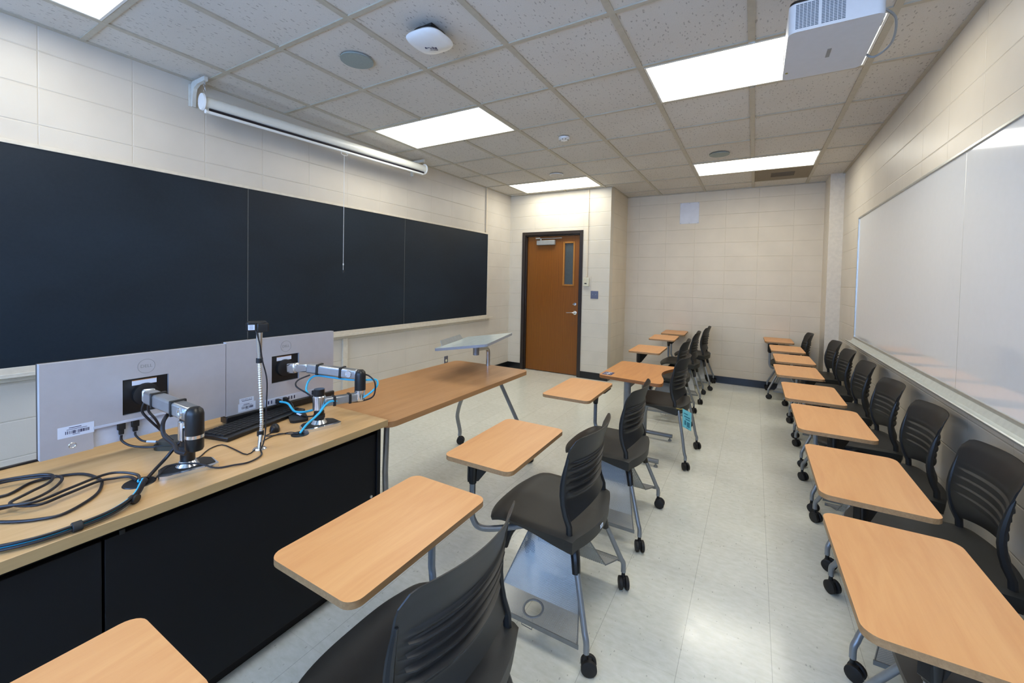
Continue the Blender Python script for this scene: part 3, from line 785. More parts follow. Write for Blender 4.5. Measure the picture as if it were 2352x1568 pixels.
RR = [(0.670, -1.195, 0, (.420, -1.332, D(1)), 'nearest tablet arm chair by the whiteboard, large tablet at the bottom right corner'),
      (0.670, -.515, 0, (.427, -.670, D(0)), 'second tablet arm chair by the whiteboard, its broad charcoal back cut by the frame edge'),
      (0.678, .165, 0, (.421, .069, D(0)), 'third tablet arm chair by the whiteboard, counting from the camera'),
      (0.670, .790, D(1), (.403, .710, D(0)), 'fourth tablet arm chair by the whiteboard, counting from the camera'),
      (0.680, 1.545, D(0), (.384, 1.494, D(1)), 'fifth tablet arm chair by the whiteboard, counting from the camera'),
      (0.680, 2.270, D(1), (.402, 2.185, D(1)), 'third tablet arm chair from the far wall on the whiteboard side'),
      (0.680, 2.985, D(2), (.390, 2.917, D(1)), 'second tablet arm chair from the far wall on the whiteboard side'),
      (.510, 3.715, D(0), (.345, 3.735, D(1)), 'tablet arm chair in the far corner beside the wall column')]
for a in RR: place(protoL, a[0], a[1], a[2], a[3], a[4], GR)
seat2 = [c for c in chair2.children if c.name.startswith('seat') and 'bracket' not in c.name][0]
text('RSI', .022, basis((.2118, -.035, .430), (.04, .999, 0), (0, 0, 1), (1, 0, 0)), 'label', seat2, ext=.0012)
# teal tag on the armless chair
bx, by = -.585 + .165, .992 - .215
t = thing('paper_tag', (bx + .02, by, .45), 'teal paper tag hanging from the armless chair by a yellow elastic', 'tag')
m = M(); m.add([(bx + .020, by + .004, .455), (bx + .083, by + .020, .425), (bx + .085, by + .014, .285), (bx + .024, by - .002, .315), (bx + .0206, by + .0030, .455), (bx + .0836, by + .0190, .425), (bx + .0856, by + .0130, .285), (bx + .0246, by - .0030, .315)],
               [(0, 1, 2, 3), (7, 6, 5, 4), (0, 4, 5, 1), (1, 5, 6, 2), (2, 6, 7, 3), (3, 7, 4, 0)])
m.build('card', 'tag', t)
m = M()
for k, (a, b, h) in enumerate(((.15, .6, .008), (.2, .85, .010), (.35, .85, .009), (.25, .45, .035), (.52, .85, .040), (.45, .75, .005))):
    z = .43 - [.0, .02, .038, .055, .058, .105][k]
    P = []
    for uu, zz in ((a, z), (b, z), (b, z - h), (a, z - h)):
        P.append((bx + .021 + .063 * uu, by + .0034 + .0155 * uu - (.455 - .03 * uu - zz + .03 * uu) * .043 - .0012, zz - .03 * uu))
    m.add(P, [(0, 1, 2, 3)])
m.build('printed_lines', pm('tag_print', '#2f7280', .6), t)
m = M(); m.tube(catmull([(bx - .03, by - .012, .452), (bx + .0, by - .018, .452), (bx + .021, by - .004, .452)], 4), .0025, 6); m.build('elastic', 'elastic', t)

# ---- adjustable desk in front of the armless chair
t = thing('adjustable_desk', (-.78, .96, 0), 'orange wood desk with a curved cut-out edge and a blue wheelchair sticker', 'desk')
def arc(cx, cy, r, a0, a1, n=6): return [(cx + r * math.cos(D(a0 + (a1 - a0) * k / n)), cy + r * math.sin(D(a0 + (a1 - a0) * k / n))) for k in range(n + 1)]
ol = arc(-.985, .655, .045, 180, 270) + arc(-.565, .605, .040, 270, 360) + [(p.x, p.y) for p in catmull([(-.527, .66, 0), (-.545, .76, 0), (-.580, .88, 0), (-.596, .98, 0), (-.588, 1.08, 0), (-.556, 1.18, 0), (-.523, 1.25, 0)], 4)] + arc(-.560, 1.290, .035, 0, 90) + arc(-.985, 1.290, .045, 90, 180)
M().prism(ol, .645, .670, None, side=1).build('desktop', ['attab', 'attedge'], t, bevel=.003)
for y in (.655, 1.285):
    cm = M().tube([(-.80, y, .045), (-.80, y, .645)], .034, 20, flat=.8).build('column', 'steel', t)
    m = M(); m.tube([(-1.02, y, .045), (-.545, y, .045)], .018, 12); m.build('foot', 'steel', t)
    for x in (-1.0, -.565): M().lathe([(.001, 0), (.016, 0), (.014, .012), (.006, .014), (.006, .03), (.001, .03)], TR(x, y, 0), 12).build('leveller', 'grey', t)
M().box(-.815, -.785, .655, 1.285, .58, .63).build('cross_beam', 'steel', t, bevel=.003)
st = M().prism(rrect(.080, .110, .006, 3), .6702, .6710, TR(-.972, .70, 0)).build('sticker', 'blue', t, label='blue and white wheelchair sticker')
for y in (.676, .724):
    m = M(); X = TR(-.972, y, .6711)
    m.tube([X @ Vector((.010 + .013 * math.cos(q), .013 * math.sin(q), 0)) for q in [2 * PI * k / 16 for k in range(13)]], .0022, 5)
    m.box(-.022, .008, -.003, .003, 0, .0008, X); m.box(-.010, -.006, -.003, .012, 0, .0008, X); m.box(.004, .010, -.003, .014, 0, .0008, X)
    m.lathe([(.001, 0), (.0045, 0), (.0045, .0008), (.001, .0008)], X @ TR(-.027, 0, 0), 12); m.build('wheelchair_symbol', 'white', st)

# ---- long beech table behind the console
t = thing('teaching_table', (-1.76, -.57, 0), 'long beech table on silver legs standing beyond the computer desk', 'table')
ol = arc(-2.055, .075, .055, 90, 180) + arc(-2.055, -1.235, .04, 180, 270) + arc(-1.475, -1.235, .055, 270, 360) + arc(-1.475, .080, .055, 0, 90)
M().prism(ol, .712, .740, None, side=1).build('tabletop', ['table', 'tableedge'], t, bevel=.003)
for y0, sg in ((.0, 1), (-1.10, -1)):
    y1 = y0 + sg * .19
    lg = M().tube([(-1.86, y0, .705)] + catmull([(-2.06, y0 + sg * .11, .37), (-2.095, y0 + sg * .135, .30), (-2.11, y0 + sg * .15, .24), (-2.112, y1, .12), (-2.115, y1, .072)], 4), .017, 12, flat=.75).build('leg', 'steel', t)
    caster(lg, -2.115, y1, .033, .5)
    lg = M().tube([(-1.63, y0, .705)] + catmull([(-1.545, y0 + sg * .09, .44), (-1.46, y0 + sg * .16, .2), (-1.44, y1, .10), (-1.44, y1, .072)], 4), .017, 12, flat=.75).build('leg', 'steel', t)
    caster(lg, -1.44, y1, .033, -.4)
    M().box(-1.93, -1.56, y0 - .03, y0 + .03, .700, .712).build('leg_plate', 'steel', t, bevel=.002)
M().box(-1.76, -1.73, -1.10, 0, .66, .70).build('under_beam', 'steel', t, bevel=.003)

# ---- tilted lectern
t = thing('lectern_stand', (-1.775, .10, .74), 'small pale grey tilted lectern top on a bent silver post standing on the beech table', 'lectern')
P = [(-1.775, .100, .7405), (-1.775, .100, .84)] + catmull([(-1.775, .098, .858), (-1.775, .088, .874), (-1.775, .070, .884), (-1.775, .05, .888)], 4) + [(-1.775, -.06, .893)]
M().tube(P, .0165, 14).build('post', 'alum', t)
M().tube([(-1.775, -.07, .850), (-1.775, -.07, .955)], .024, 18).build('swivel', 'steel', t)
Q = [Vector(q) for q in ((-1.863, -.465, .941), (-1.484, -.364, .996), (-1.659, .288, .996), (-2.038, .186, .941))]
c = sum(Q, Vector()) / 4; ex = (Q[1] - Q[0]).normalized(); ey = (Q[3] - Q[0]).normalized(); ez = ex.cross(ey).normalized()
X = basis(c - ez * .018, ex, ey, ez); W_, D_ = (Q[1] - Q[0]).length, (Q[3] - Q[0]).length
M().prism(rrect(W_, D_, .03, 5), 0, .018, X, side=1).build('top_panel', ['lect', 'lectedge'], t, bevel=.002)
m = M(); m.prism([(-.22, 0), (.19, 0), (.165, .042), (-.205, .042)], -.002, .002, basis(c - ex * (W_ / 2 - .012), ey, (ez - ex * .35).normalized(), ex)); m.build('book_stop', 'grey', t)

# ================================================================ computer console
DX, DY0, DY1, DT = -1.420, -3.05, -1.296, .760
t = thing('instructor_console', (-1.75, -2.2, 0), 'long computer desk with light maple top and black cabinet front', 'desk')
m = M(); m.box(-2.115, DX, DY0, DY1, DT - .030, DT)
wt = m.build('worktop', 'desk', t, bevel=.0015)
M().box(DX, DX + .0015, DY0, DY1 + .001, DT - .0295, DT - .0008).build('edge_band', 'deskedge', wt)
M().box(-2.09, -1.485, DY0 + .02, DY1 - .045, .695, DT - .0302).build('recessed_rail', 'cabinetdark', t)
for a, b in ((-2.275, DY1 - .03), (DY0 + .03, -2.281)):
    M().box(-1.482, -1.464, a, b, .085, .694).build('front_panel', 'cabinet', t, bevel=.0015)
M().box(-2.09, -1.455, DY1 - .028, DY1 - .008, .06, DT - .0302).build('end_panel', 'cabinet', t, bevel=.0015)
M().box(-2.09, -1.455, DY0, DY0 + .02, .06, DT - .0302).build('end_panel', 'cabinet', t, bevel=.0015)
M().box(-2.09, -2.07, DY0 + .02, DY1 - .028, .06, DT - .0302).build('back_panel', 'cabinet', t)
M().box(-2.06, -1.53, DY0 + .02, DY1 - .035, 0, .10).build('plinth', 'cabinetdark', t)
M().lathe([(.001, 0), (.0075, 0), (.0065, .004), (.001, .004)], basis((-1.464, -1.352, .405), (0, 1, 0), (0, 0, 1), (1, 0, 0)), 16).build('lock', 'chrome', t)
M().box(-1.466, -1.460, -2.245, -2.232, .692, .706).build('catch', 'softblack', t, bevel=.002)
for x, y, r in ((-1.585, -1.628, .035), (-1.618, -2.150, .042)):
    M().lathe([(.001, 0), (r, 0), (r - .002, .003), (.001, .003)], TR(x, y, DT)).build('cable_grommet', 'black', t)

# ---- monitors
def monitor(y0, y1, zb, zt, kind, label):
    X0 = -1.962; XB = -1.950
    yc = (y0 + y1) / 2
    t = thing('computer_monitor', (X0, yc, zb), label, 'monitor', None)
    vy0, vy1 = yc - .070, yc + .070
    vz1 = zt - .092; vz0 = vz1 - .132
    m = M()   # curved silver rear shell around the square mount recess
    def sh(a, b, c, d_):
        m.box(X0 - .012, XB, a, b, c, d_)
    nb = zb + (.074 if kind == 'L' else .0)
    sh(y0, y1, vz1, zt); sh(y0, vy0, max(nb, zb), vz1); sh(vy1, y1, max(nb, zb), vz1); sh(vy0, vy1, nb, vz0)
    if kind == 'L': sh(y0, y0 + .128, zb, nb); sh(y1 - .13, y1, zb, nb)
    m.build('back_cover', 'monback', t)
    M().box(X0 - .030, X0 - .012, y0, y1, zb, zt).build('screen_bezel', 'black', t, bevel=.002)
    m = M(); m.box(X0 - .010, X0 + .001, vy0, vy1, vz0, vz1)
    mt = m.build('mount_recess', 'black', t)
    M().lathe([(.001, 0), (.042, 0), (.040, .012), (.030, .014), (.001, .014)], basis((X0 + .001, yc, (vz0 + vz1) / 2), (0, 1, 0), (0, 0, 1), (1, 0, 0))).build('mount_disc', 'softblack', t)
    lb = M().box(X0 + .001, X0 + .002, vy0 + .030, vy0 + .105, vz1 - .028, vz1 - .008).build('warning_label', 'label', mt)
    M().box(X0 + .002, X0 + .0025, vy0 + .030, vy0 + .105, vz1 - .0105, vz1 - .008).build('orange_stripe', 'goldstop', mt)
    m = M(); m.tube([(XB + .0006, yc + .0265 * math.cos(q), zt - .050 + .0265 * math.sin(q)) for q in [2 * PI * k / 40 for k in range(40)]], .0007, 5, closed=True); m.build('logo_ring', 'grey', t)
    text('DELL', .0165, basis((XB + .0001, yc, zt - .050), (0, 1, 0), (0, 0, 1), (1, 0, 0)), 'grey', t, ext=.0005)
    def barcode(ya, yb, za, zb_):
        L = M().box(XB, XB + .0006, ya, yb, za, zb_).build('asset_label', 'label', t)
        m = M(); w_ = yb - ya; h = zb_ - za; y = ya + w_ * .20; rnd = random.Random(5)
        while y < yb - w_ * .14:
            q = rnd.choice((.0008, .0012, .002, .003)); m.box(XB + .0006, XB + .0009, y, min(y + q, yb), za + h * .28, za + h * .56); y += q + rnd.choice((.0008, .0014, .0024))
        m.box(XB + .0006, XB + .0009, ya + w_ * .30, ya + w_ * .64, za + h * .80, za + h * .86); m.box(XB + .0006, XB + .0009, ya + w_ * .24, ya + w_ * .80, za + h * .66, za + h * .70); m.box(XB + .0006, XB + .0009, ya + w_ * .40, ya + w_ * .60, za + h * .18, za + h * .22)
        m.build('printing', 'ink', L)
    if kind == 'L':
        barcode(y0 + .040, y0 + .130, zb + .060, zb + .098)
        m = M(); m.box(X0 - .008, X0 - .001, y0 + .128, y1 - .13, zb, nb); m.build('port_recess', 'monlight', t, bevel=.001)
        M().box(X0 - .010, XB + .002, y0 + .128, y1 - .13, nb - .006, nb + .003).build('port_ledge', 'monlight', t, bevel=.001)
        m = M(); m.tube([(XB, y0 + .075 + .0085 * math.cos(q), zb + .030 + .0085 * math.sin(q)) for q in [2 * PI * k / 20 for k in range(20)]], .0018, 6, closed=True); m.build('lock_ring', 'chrome', t)
        for y in (y0 + .205, y0 + .245):
            m = M(); m.box(X0 + .000, X0 + .014, y - .011, y + .011, nb - .030, nb - .007); m.box(X0 + .002, X0 + .012, y - .007, y + .007, nb - .048, nb - .030); m.build('cable_plug', 'softblack', t, bevel=.002)
    else:
        m = M(); m.box(X0 - .034, XB + .010, y0 - .002, y1 + .002, zb - .004, zb + .028); m.build('speaker_bar', 'black', t, bevel=.004)
        m = M(); m.box(XB - .001, XB + .003, y0 + .17, y1 - .10, zb + .030, zb + .062); pp = m.build('port_strip', 'monlight', t, bevel=.001)
        m = M()
        for k in (0, 1, 6, 7, 8, 9): m.box(XB + .003, XB + .0034, y0 + .182 + k * .0145, y0 + .188 + k * .0145, zb + .038, zb + .054)
        m.build('ports', 'ink', pp)
        for y in (y0 + .225, y0 + .262, y1 - .125):
            m = M(); m.box(XB + .003, XB + .030, y - .008, y + .008, zb + .034, zb + .056); m.build('cable_plug', 'softblack', t, bevel=.002)
        L = M().box(XB, XB + .0006, y0 + .055, y0 + .118, zb + .072, zb + .094).build('name_label', 'label', t)
        text('LDT-VAN-161-A', .0068, basis((XB + .0007, y0 + .0865, zb + .0875), (0, 1, 0), (0, 0, 1), (1, 0, 0)), 'ink', L, ext=.0003)
        m = M(); m.box(XB + .0006, XB + .0009, y0 + .066, y0 + .110, zb + .080, zb + .0825); m.build('printing', 'ink', L)
        barcode(y0 + .050, y0 + .126, zb + .034, zb + .071)
    return t
monitor(-2.297, -1.742, .803, 1.122, 'L', 'silver-backed monitor on the left, its base edge cut away above two plugged cables')
monitor(-1.740, -1.197, .770, 1.128, 'R', 'silver-backed monitor with two white labels above a black speaker bar')

# ---- monitor arms
def strap(m_, c, ax_, w_, h_, L_=.012):
    """hook and loop strap round a box section arm"""
    m_.box(-L_ / 2, L_ / 2, -w_ / 2 - .003, w_ / 2 + .003, -h_ / 2 - .003, h_ / 2 + .003, basis(c, *ax_))
def frame_from(a, b):
    ex = (Vector(b) - Vector(a)).normalized(); ey = Vector((0, 0, 1)).cross(ex).normalized(); return ex, ey, ex.cross(ey)
def monitor_arm(px, py, elbow, tip, mon, label, ztops):
    t = thing('monitor_arm', (px, py, DT), label, 'monitor arm', 'chrome monitor arms clamped to the computer desk')
    m = M(); X = TR(px + .012, py - .004, DT) @ RZ(math.radians(-14))
    m.prism([(-.055, -.055), (-.03, -.075), (.035, -.082), (.046, -.06), (.046, .06), (.035, .082), (-.03, .075), (-.055, .055)], 0, .012, X)
    bs = m.build('base_plate', 'chrome', t, bevel=.004)
    m = M(); m.prism([(-.050, -.052), (-.03, -.070), (.020, -.074), (.026, -.05), (.026, .05), (.020, .074), (-.03, .070), (-.050, .052)], .012, .0145, X); m.build('base_cover', 'softblack', bs)
    M().lathe([(.034, .014), (.030, .020), (.024, .030), (.001, .032)], TR(px, py, DT)).build('base_collar', 'chrome', bs)
    z1, z2, z3, z4 = ztops
    M().cyl((px, py, DT + .02), (px, py, z1), .0215, n=24).build('pole', 'black', t)
    M().cyl((px, py, z1 - .035), (px, py, z1 - .02), .0245, n=20).build('pole_strap', 'softblack', t)
    M().lathe([(.001, 0), (.024, 0), (.027, .004), (.027, z2 - z1 - .004), (.024, z2 - z1), (.001, z2 - z1)], TR(px, py, z1)).build('pole_joint', 'chrome', t)
    M().cyl((px, py, z2), (px, py, z2 + .030), .0225, n=24).build('pole_cap', 'black', t)
    ex, ey, ez = elbow
    zl = z1 + (z2 - z1) * .5
    a = Vector((px, py, zl)); b = Vector((ex, ey, zl)); f = frame_from(a, b); L_ = (b - a).length
    m = M(); m.box(.02, L_ - .015, -.017, .017, -.019, .019, basis(a, *f)); lo = m.build('lower_link', 'silver', t, bevel=.005)
    for q in (.34, .72):
        m = M(); strap(m, a + f[0] * L_ * q, f, .034, .038); m.build('strap', 'softblack', lo, bevel=.002)
    m = M(); m.lathe([(.001, zl - .018), (.022, zl - .018), (.0245, zl - .012), (.0245, zl + .022), (.001, zl + .022)], TR(ex, ey, 0)); m.build('elbow_base', 'black' if py < -1.8 else 'chrome', t)
    m = M(); m.lathe([(.001, zl + .022), (.0255, zl + .022), (.0255, zl + .032), (.001, zl + .032)], TR(ex, ey, 0)); m.build('elbow_ring', 'chrome', t)
    m = M(); m.lathe([(.001, zl + .032), (.025, zl + .032), (.025, ez + .002), (.022, ez + .014), (.014, ez + .022), (.001, ez + .024)], TR(ex, ey, 0)); m.build('elbow_cap', 'black', t)
    a = Vector((ex, ey, ez)); b = Vector(tip); f = frame_from(a, b); L_ = (b - a).length
    m = M(); m.box(.012, L_, -.020, .020, -.023, .021, basis(a, *f)); up = m.build('upper_link', 'silver', t, bevel=.007)
    for s_ in (-1, 1):
        c = a + f[0] * .05 + f[1] * s_ * .0205
        M().lathe([(.001, 0), (.017, 0), (.015, .004), (.009, .004), (.008, .002), (.001, .002)], basis(c, f[0], f[2] * -s_, f[1] * s_), 20).build('pivot_boss', 'chrome', up)
    for q in (.34, .78):
        m = M(); strap(m, a + f[0] * L_ * q, f, .040, .045, .012); m.build('strap', 'softblack', up, bevel=.002)
    c = Vector(mon); f2 = frame_from(b, c)
    m = M(); m.box(-.005, (c - b).length * .62, -.013, .013, -.020, .018, basis(b, *f2)); m.build('wrist', 'chrome', t, bevel=.005)
    m = M(); m.box((c - b).length * .55, (c - b).length, -.020, .020, -.024, .024, basis(b, *f2)); m.build('tilt_head', 'chrome', t, bevel=.009, seg=3)
    return t
monitor_arm(-1.610, -2.022, (-1.445, -2.070, .990), (-1.800, -2.062, .990), (-1.925, -2.022, .965), 'chrome arm holding the left monitor, its big black elbow facing the camera', (.862, .930, 0, 0))
monitor_arm(-1.612, -1.520, (-1.545, -1.352, .968), (-1.805, -1.445, .985), (-1.925, -1.468, .972), 'chrome arm holding the labelled right monitor, with a cyan cable strapped along it', (.832, .896, 0, 0))

# ---- webcam on a gooseneck
t = thing('gooseneck_stand', (-1.575, -1.80, DT), 'slim chrome gooseneck standing between the monitor arms', 'gooseneck')
M().lathe([(.001, 0), (.024, 0), (.020, .004), (.010, .006), (.001, .006)], TR(-1.575, -1.80, DT)).build('flange', 'chrome', t)
G = catmull([(-1.575, -1.80, DT + .004), (-1.590, -1.785, DT + .10), (-1.610, -1.780, DT + .25), (-1.612, -1.782, DT + .355)], 10)
nk = M()
P = catmull([tuple(g_) for g_ in G], 3)
nk.tube(P, [.0058 + .0011 * (i % 2) for i in range(len(P))], 12); nk.build('flexible_neck', 'chrome', t, angle=20)
M().tube([(-1.575, -1.80, DT + .004), (-1.582, -1.792, DT + .05)], .0085, 14).build('lower_sleeve', 'chrome', t)
M().tube([(-1.612, -1.782, DT + .345), (-1.613, -1.782, DT + .405), (-1.613, -1.782, DT + .445)], [.0075, .0105, .0115], 16).build('upper_sleeve', 'chrome', t)
for p in ((-1.6115, -1.782, DT + .335), (-1.588, -1.790, DT + .055)): M().cyl((p[0], p[1], p[2] - .009), (p[0], p[1], p[2] + .009), .012, n=16).build('strap', 'softblack', t)
t = thing('webcam', (-1.615, -1.785, DT + .446), 'small black webcam with a white sticker on top of the gooseneck', 'webcam')
X = TR(-1.620, -1.790, DT + .466) @ RZ(math.radians(-25))
m = M(); m.box(-.030, .018, -.030, .034, -.014, .022, X); m.box(-.012, .030, .002, .040, -.016, .016, X); m.build('body', 'black', t, bevel=.003)
m = M(); m.box(-.004, -.002 + .022, -.0335, -.0302, -.010, .016, X @ TR(-.012, 0, 0)); m.build('label_plate', 'softblack', t)
L = M().add([X @ Vector(p) for p in ((.0188, -.028, -.009), (.0188, -.006, -.009), (.0188, -.006, .011), (.0188, -.028, .011))], [(0, 1, 2, 3)]).build('sticker', 'label', t)
m = M()
for k in range(3): m.add([X @ Vector(p) for p in ((.0191, -.024, .006 - k * .0055), (.0191, -.011, .006 - k * .0055), (.0191, -.011, .0075 - k * .0055), (.0191, -.024, .0075 - k * .0055))], [(0, 1, 2, 3)])
m.build('printing', 'ink', L)
m = M(); m.lathe([(.001, 0), (.009, 0), (.008, .006), (.001, .004)], X @ basis((-.030, .0, .004), (0, 1, 0), (0, 0, 1), (-1, 0, 0))); m.build('lens', 'black', t)

# ---- keyboard, mouse, pads
t = thing('keyboard', (-1.87, -1.66, DT), 'black keyboard lying in front of the labelled monitor', 'keyboard')
a = math.atan2(.373, -.08) - PI / 2
X = TR(-1.862, -1.655, DT) @ RZ(a + .03)
M().box(-.078, .078, -.205, .205, .001, .018, X).build('case', 'black', t, bevel=.004)
nk_ = 0
for r in range(5):
    for c in range(18):
        y = -.196 + c * .0218; x = -.066 + r * .0235
        m = M(); m.prism([(x, y), (x + .0195, y), (x + .0195, y + .0185), (x, y + .0185)], .018, .0225, X); m.build('key', 'softblack', t, bevel=.0015, seg=1); nk_ += 1
t = thing('computer_mouse', (-1.715, -1.660, DT), 'small black mouse beside the cable grommet', 'mouse')
m = M(); vs = []; X = TR(-1.715, -1.660, DT) @ RZ(2.6)
m.shell(lambda u, v: tuple(X @ Vector((.034 * math.sin((v - .5) * PI) * .98, .020 * u * math.sqrt(max(.05, 1 - (2 * v - 1) ** 2 * .9)), .001 + .028 * math.sqrt(max(0, 1 - u * u * .98)) * math.cos((v - .45) * PI * .85) ** .5))),
        lambda u, v: tuple(X @ Vector((.034 * math.sin((v - .5) * PI) * .98, .020 * u * math.sqrt(max(.05, 1 - (2 * v - 1) ** 2 * .9)), .0005))), 14, 16)
m.build('shell', 'black', t, angle=70)
t = thing('wrist_rest', (-1.775, -1.52, DT), 'flat black pad lying between keyboard and right monitor arm', 'pad')
X = TR(-1.775, -1.515, DT) @ RZ(-.45)
m = M(); m.prism(rrect(.125, .075, .02), .0005, .012, X); m.build('pad', 'softblack', t, bevel=.003)
t = thing('conference_microphone', (-1.868, -1.965, DT), 'dark olive puck shaped table microphone behind the left monitor arm', 'microphone')
X = TR(-1.872, -1.958, DT) @ RZ(.6)
m = M(); vs = []; m.prism(rrect(.115, .105, .035), .0005, .016, X); m.prism(rrect(.094, .084, .03), .016, .030, X); m.build('body', 'olive', t, bevel=.006, seg=3)

# ---- cables
def cable(pts, r, mat, label, k=6, name='cable', cat='cable', grp=None):
    o = M().tube(catmull(pts, k), r, 8).build(name, mat); return tag(o, label, cat, grp)
z = DT + .005
cable([(-2.05, -2.56, z), (-1.98, -2.50, z), (-1.837, -2.40, z), (-1.887, -2.321, z), (-1.844, -2.233, z), (-1.745, -2.210, z), (-1.68, -2.222, z), (-1.614, -2.257, z), (-1.562, -2.328, z), (-1.579, -2.373, z), (-1.623, -2.415, z), (-1.70, -2.46, z), (-1.80, -2.50, z), (-1.90, -2.47, z + .009), (-1.93, -2.38, z + .009), (-1.885, -2.305, z + .009), (-1.83, -2.275, z + .009), (-1.765, -2.300, z + .009), (-1.72, -2.345, z + .009), (-1.71, -2.40, z + .009), (-1.73, -2.46, z + .009)], .0042, 'cable', 'black cable coiled in wide loops at the left end of the computer desk', grp='loose black cables on the desk')
cable([(-1.86, -2.50, z + .018), (-1.93, -2.42, z + .018), (-1.90, -2.33, z + .018), (-1.85, -2.292, z + .018), (-1.79, -2.31, z + .018), (-1.75, -2.36, z + .018), (-1.72, -2.40, z + .013), (-1.66, -2.36, z + .009), (-1.675, -2.30, z + .009), (-1.700, -2.225, z + .009), (-1.695, -2.19, z + .006), (-1.675, -2.158, z + .004), (-1.635, -2.150, z - .001)], .0042, 'cable', 'black cable running from the inner coil to the grommet before the left monitor')
cable([(-1.75, -2.50, z + .018), (-1.70, -2.42, z + .020), (-1.665, -2.36, z + .018), (-1.690, -2.29, z + .018), (-1.720, -2.21, z + .017), (-1.71, -2.17, z + .014), (-1.66, -2.142, z + .008), (-1.625, -2.148, z + .001)], .0042, 'cable', 'second black cable arching from the coils up to the grommet by the left arm')
zz = DT + .009
base = [(-1.560, -2.60, zz), (-1.500, -2.50, zz), (-1.468, -2.457, zz), (-1.442, -2.401, zz), (-1.437, -2.34, zz), (-1.443, -2.265, zz + .002), (-1.487, -2.203, zz + .004), (-1.545, -2.165, zz + .012), (-1.59, -2.145, zz + .004), (-1.612, -2.150, zz - .006)]
cable([(x - .006, y - .002, z_ + .004) for x, y, z_ in base], .0050, 'cyan', 'cyan cable in the bundle along the front edge of the desk')
for k, (dx, dz) in enumerate(((.006, 0), (.002, .009), (-.014, -.003))):
    cable([(x + dx, y - dx * .6, z_ + dz) for x, y, z_ in base], .0038, 'cable', 'black cable strapped in the bundle along the front edge of the desk', grp='black cables in the front edge bundle')
for x, y, a in ((-1.4365, -2.335, .05), (-1.482, -2.207, .85)):
    t = M().tube([(x - .010 * math.sin(a), y - .010 * math.cos(a), zz + .003), (x + .010 * math.sin(a), y + .010 * math.cos(a), zz + .003)], .0165, 14, flat=.72).build('cable_strap', 'softblack', bevel=.002)
    tag(t, 'black strap round the cable bundle at the very edge of the desk' if a < .5 else 'black strap round the cable bundle next to the grommet', 'strap')
cable([(-1.605, -2.135, z + .006), (-1.645, -2.10, z + .012), (-1.665, -2.066, z + .03), (-1.655, -2.045, z + .06), (-1.640, -2.03, z + .085)], .0055, 'cable', 'thick black cable climbing from the left grommet to the left monitor arm')
cable([(-1.585, -2.12, z + .006), (-1.61, -2.085, z + .018), (-1.61, -2.06, z + .022), (-1.565, -2.01, z + .018), (-1.525, -1.975, z), (-1.495, -1.93, z), (-1.476, -1.89, z), (-1.499, -1.836, z), (-1.548, -1.812, z + .004), (-1.566, -1.801, z + .02)], .0030, 'cable', 'thin black cable curving from the left arm base to the foot of the gooseneck')
cable([(-1.70, -1.985, z - .002), (-1.667, -1.967, z - .002), (-1.72, -1.909, z - .002), (-1.725, -1.861, z - .002), (-1.64, -1.858, z - .002), (-1.552, -1.857, z - .002), (-1.590, -1.80, z - .002), (-1.636, -1.75, z - .002), (-1.656, -1.678, z - .002), (-1.615, -1.650, z - .002), (-1.588, -1.633, z)], .0022, 'cable', 'very thin black wire zigzagging across the desk to the right grommet', k=3)
cable([(-1.690, -1.690, z - .002), (-1.675, -1.72, z - .002), (-1.64, -1.68, z), (-1.63, -1.645, z), (-1.594, -1.632, z)], .0022, 'cable', 'short black mouse wire running into the right grommet')
cable([(-1.612, -1.800, DT + .47), (-1.594, -1.790, DT + .40), (-1.598, -1.778, DT + .335), (-1.585, -1.768, DT + .26), (-1.580, -1.772, DT + .16), (-1.572, -1.780, DT + .06), (-1.560, -1.795, DT + .02), (-1.555, -1.808, z)], .0027, 'cable', 'black wire running down beside the chrome gooseneck')
yl = -2.297
cable([(-1.955, yl + .205, .826), (-1.952, yl + .206, .805), (-1.93, yl + .225, .785), (-1.895, yl + .262, .775), (-1.865, yl + .295, .775), (-1.855, yl + .320, .779)], .0040, 'cable', 'black power cable hanging from the left monitor plug nearest its label')
cable([(-1.955, yl + .245, .826), (-1.952, yl + .246, .812), (-1.935, yl + .262, .79), (-1.905, yl + .295, .783), (-1.885, yl + .315, .785)], .0036, 'cable', 'black signal cable with white markers hanging from the left monitor')
t = M().tube([(-1.928, yl + .270, .7872), (-1.908, yl + .292, .7835)], .0042, 8).build('cable_marker', 'label'); tag(t, 'white marker sleeve on the cable below the left monitor', 'cable marker')
for dy in (0, .014):
    cable([(-1.855 + dy, -2.055 + dy * .5, .962), (-1.862 + dy, -2.062 + dy, .925), (-1.852 + dy, -2.045 + dy, .89), (-1.840, -2.008, .835), (-1.842, -1.985, .802), (-1.85, -1.975, .792)], .0042, 'cable', 'black cable looping under the arm of the left monitor down to the table microphone', grp='pair of cables under the left arm')
cable([(-1.62, -2.072, .962), (-1.585, -2.10, .945), (-1.55, -2.11, .915), (-1.49, -2.105, .895), (-1.455, -2.112, .885), (-1.43, -2.10, .88)], .0062, 'cable', 'thick black cable wrapped round the elbow of the left monitor arm')
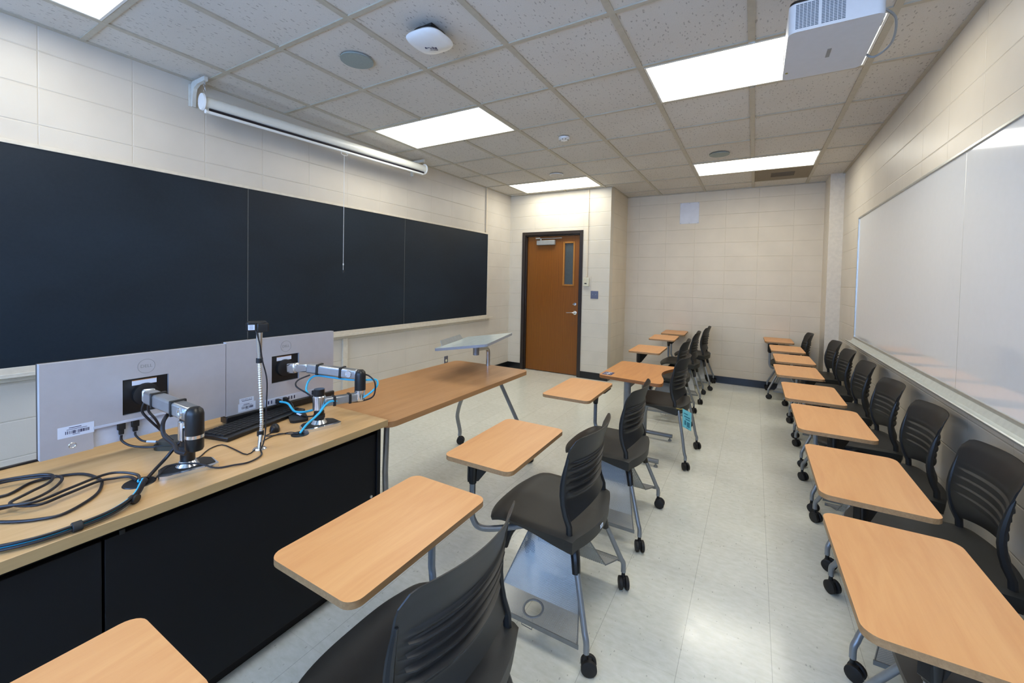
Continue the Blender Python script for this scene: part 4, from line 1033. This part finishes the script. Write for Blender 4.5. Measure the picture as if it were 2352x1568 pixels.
cable([(-1.585, -1.628, DT + .004), (-1.588, -1.598, DT + .03), (-1.583, -1.560, DT + .055), (-1.582, -1.535, DT + .072), (-1.580, -1.515, DT + .095), (-1.578, -1.485, DT + .107), (-1.568, -1.435, DT + .098), (-1.548, -1.385, DT + .092), (-1.515, -1.340, DT + .110), (-1.490, -1.300, DT + .150), (-1.500, -1.296, DT + .178), (-1.525, -1.325, DT + .180), (-1.60, -1.372, DT + .180), (-1.70, -1.408, DT + .186), (-1.765, -1.433, DT + .188), (-1.785, -1.455, DT + .165), (-1.760, -1.485, DT + .135), (-1.72, -1.50, DT + .12)], .0048, 'cyan', 'cyan cable spiralling up the right monitor arm from the grommet')
cable([(-1.580, -1.622, DT + .004), (-1.596, -1.592, DT + .03), (-1.592, -1.553, DT + .055), (-1.590, -1.528, DT + .074), (-1.586, -1.480, DT + .098), (-1.560, -1.400, DT + .085), (-1.520, -1.345, DT + .088), (-1.490, -1.318, DT + .11), (-1.487, -1.315, DT + .17), (-1.515, -1.325, DT + .200), (-1.54, -1.33, DT + .205)], .0036, 'cable', 'black cable looping round the elbow of the right monitor arm')
cable([(-1.775, -1.455, DT + .195), (-1.80, -1.50, DT + .175), (-1.79, -1.515, DT + .150), (-1.72, -1.505, DT + .125), (-1.66, -1.51, DT + .110)], .0036, 'cable', 'black cable hanging in a loop below the right monitor arm')
yr = -1.740
cable([(-1.921, yr + .225, .816), (-1.88, yr + .24, .810), (-1.82, yr + .235, .785), (-1.76, yr + .24, .790), (-1.68, yr + .235, .815), (-1.645, yr + .225, .835)], .0050, 'cyan', 'cyan cable sagging from the right monitor ports to its arm')
cable([(-1.921, yr + .262, .816), (-1.87, yr + .255, .805), (-1.81, yr + .235, .778), (-1.74, yr + .235, .775), (-1.67, yr + .235, .79), (-1.64, yr + .225, .815)], .0036, 'cable', 'black cable sagging from the right monitor ports to its arm')
t = M().tube([(-1.797, yr + .235, .7765), (-1.765, yr + .2345, .7752)], .0046, 8).build('cable_marker', 'label'); tag(t, 'white marker sleeve on the cable below the right monitor', 'cable marker')
cable([(-2.108, -2.55, z), (-2.100, -2.42, z), (-2.103, -2.34, z), (-2.100, -2.24, z), (-2.095, -2.16, z)], .0045, 'cable', 'black cable lying along the back edge of the desk under the left monitor')
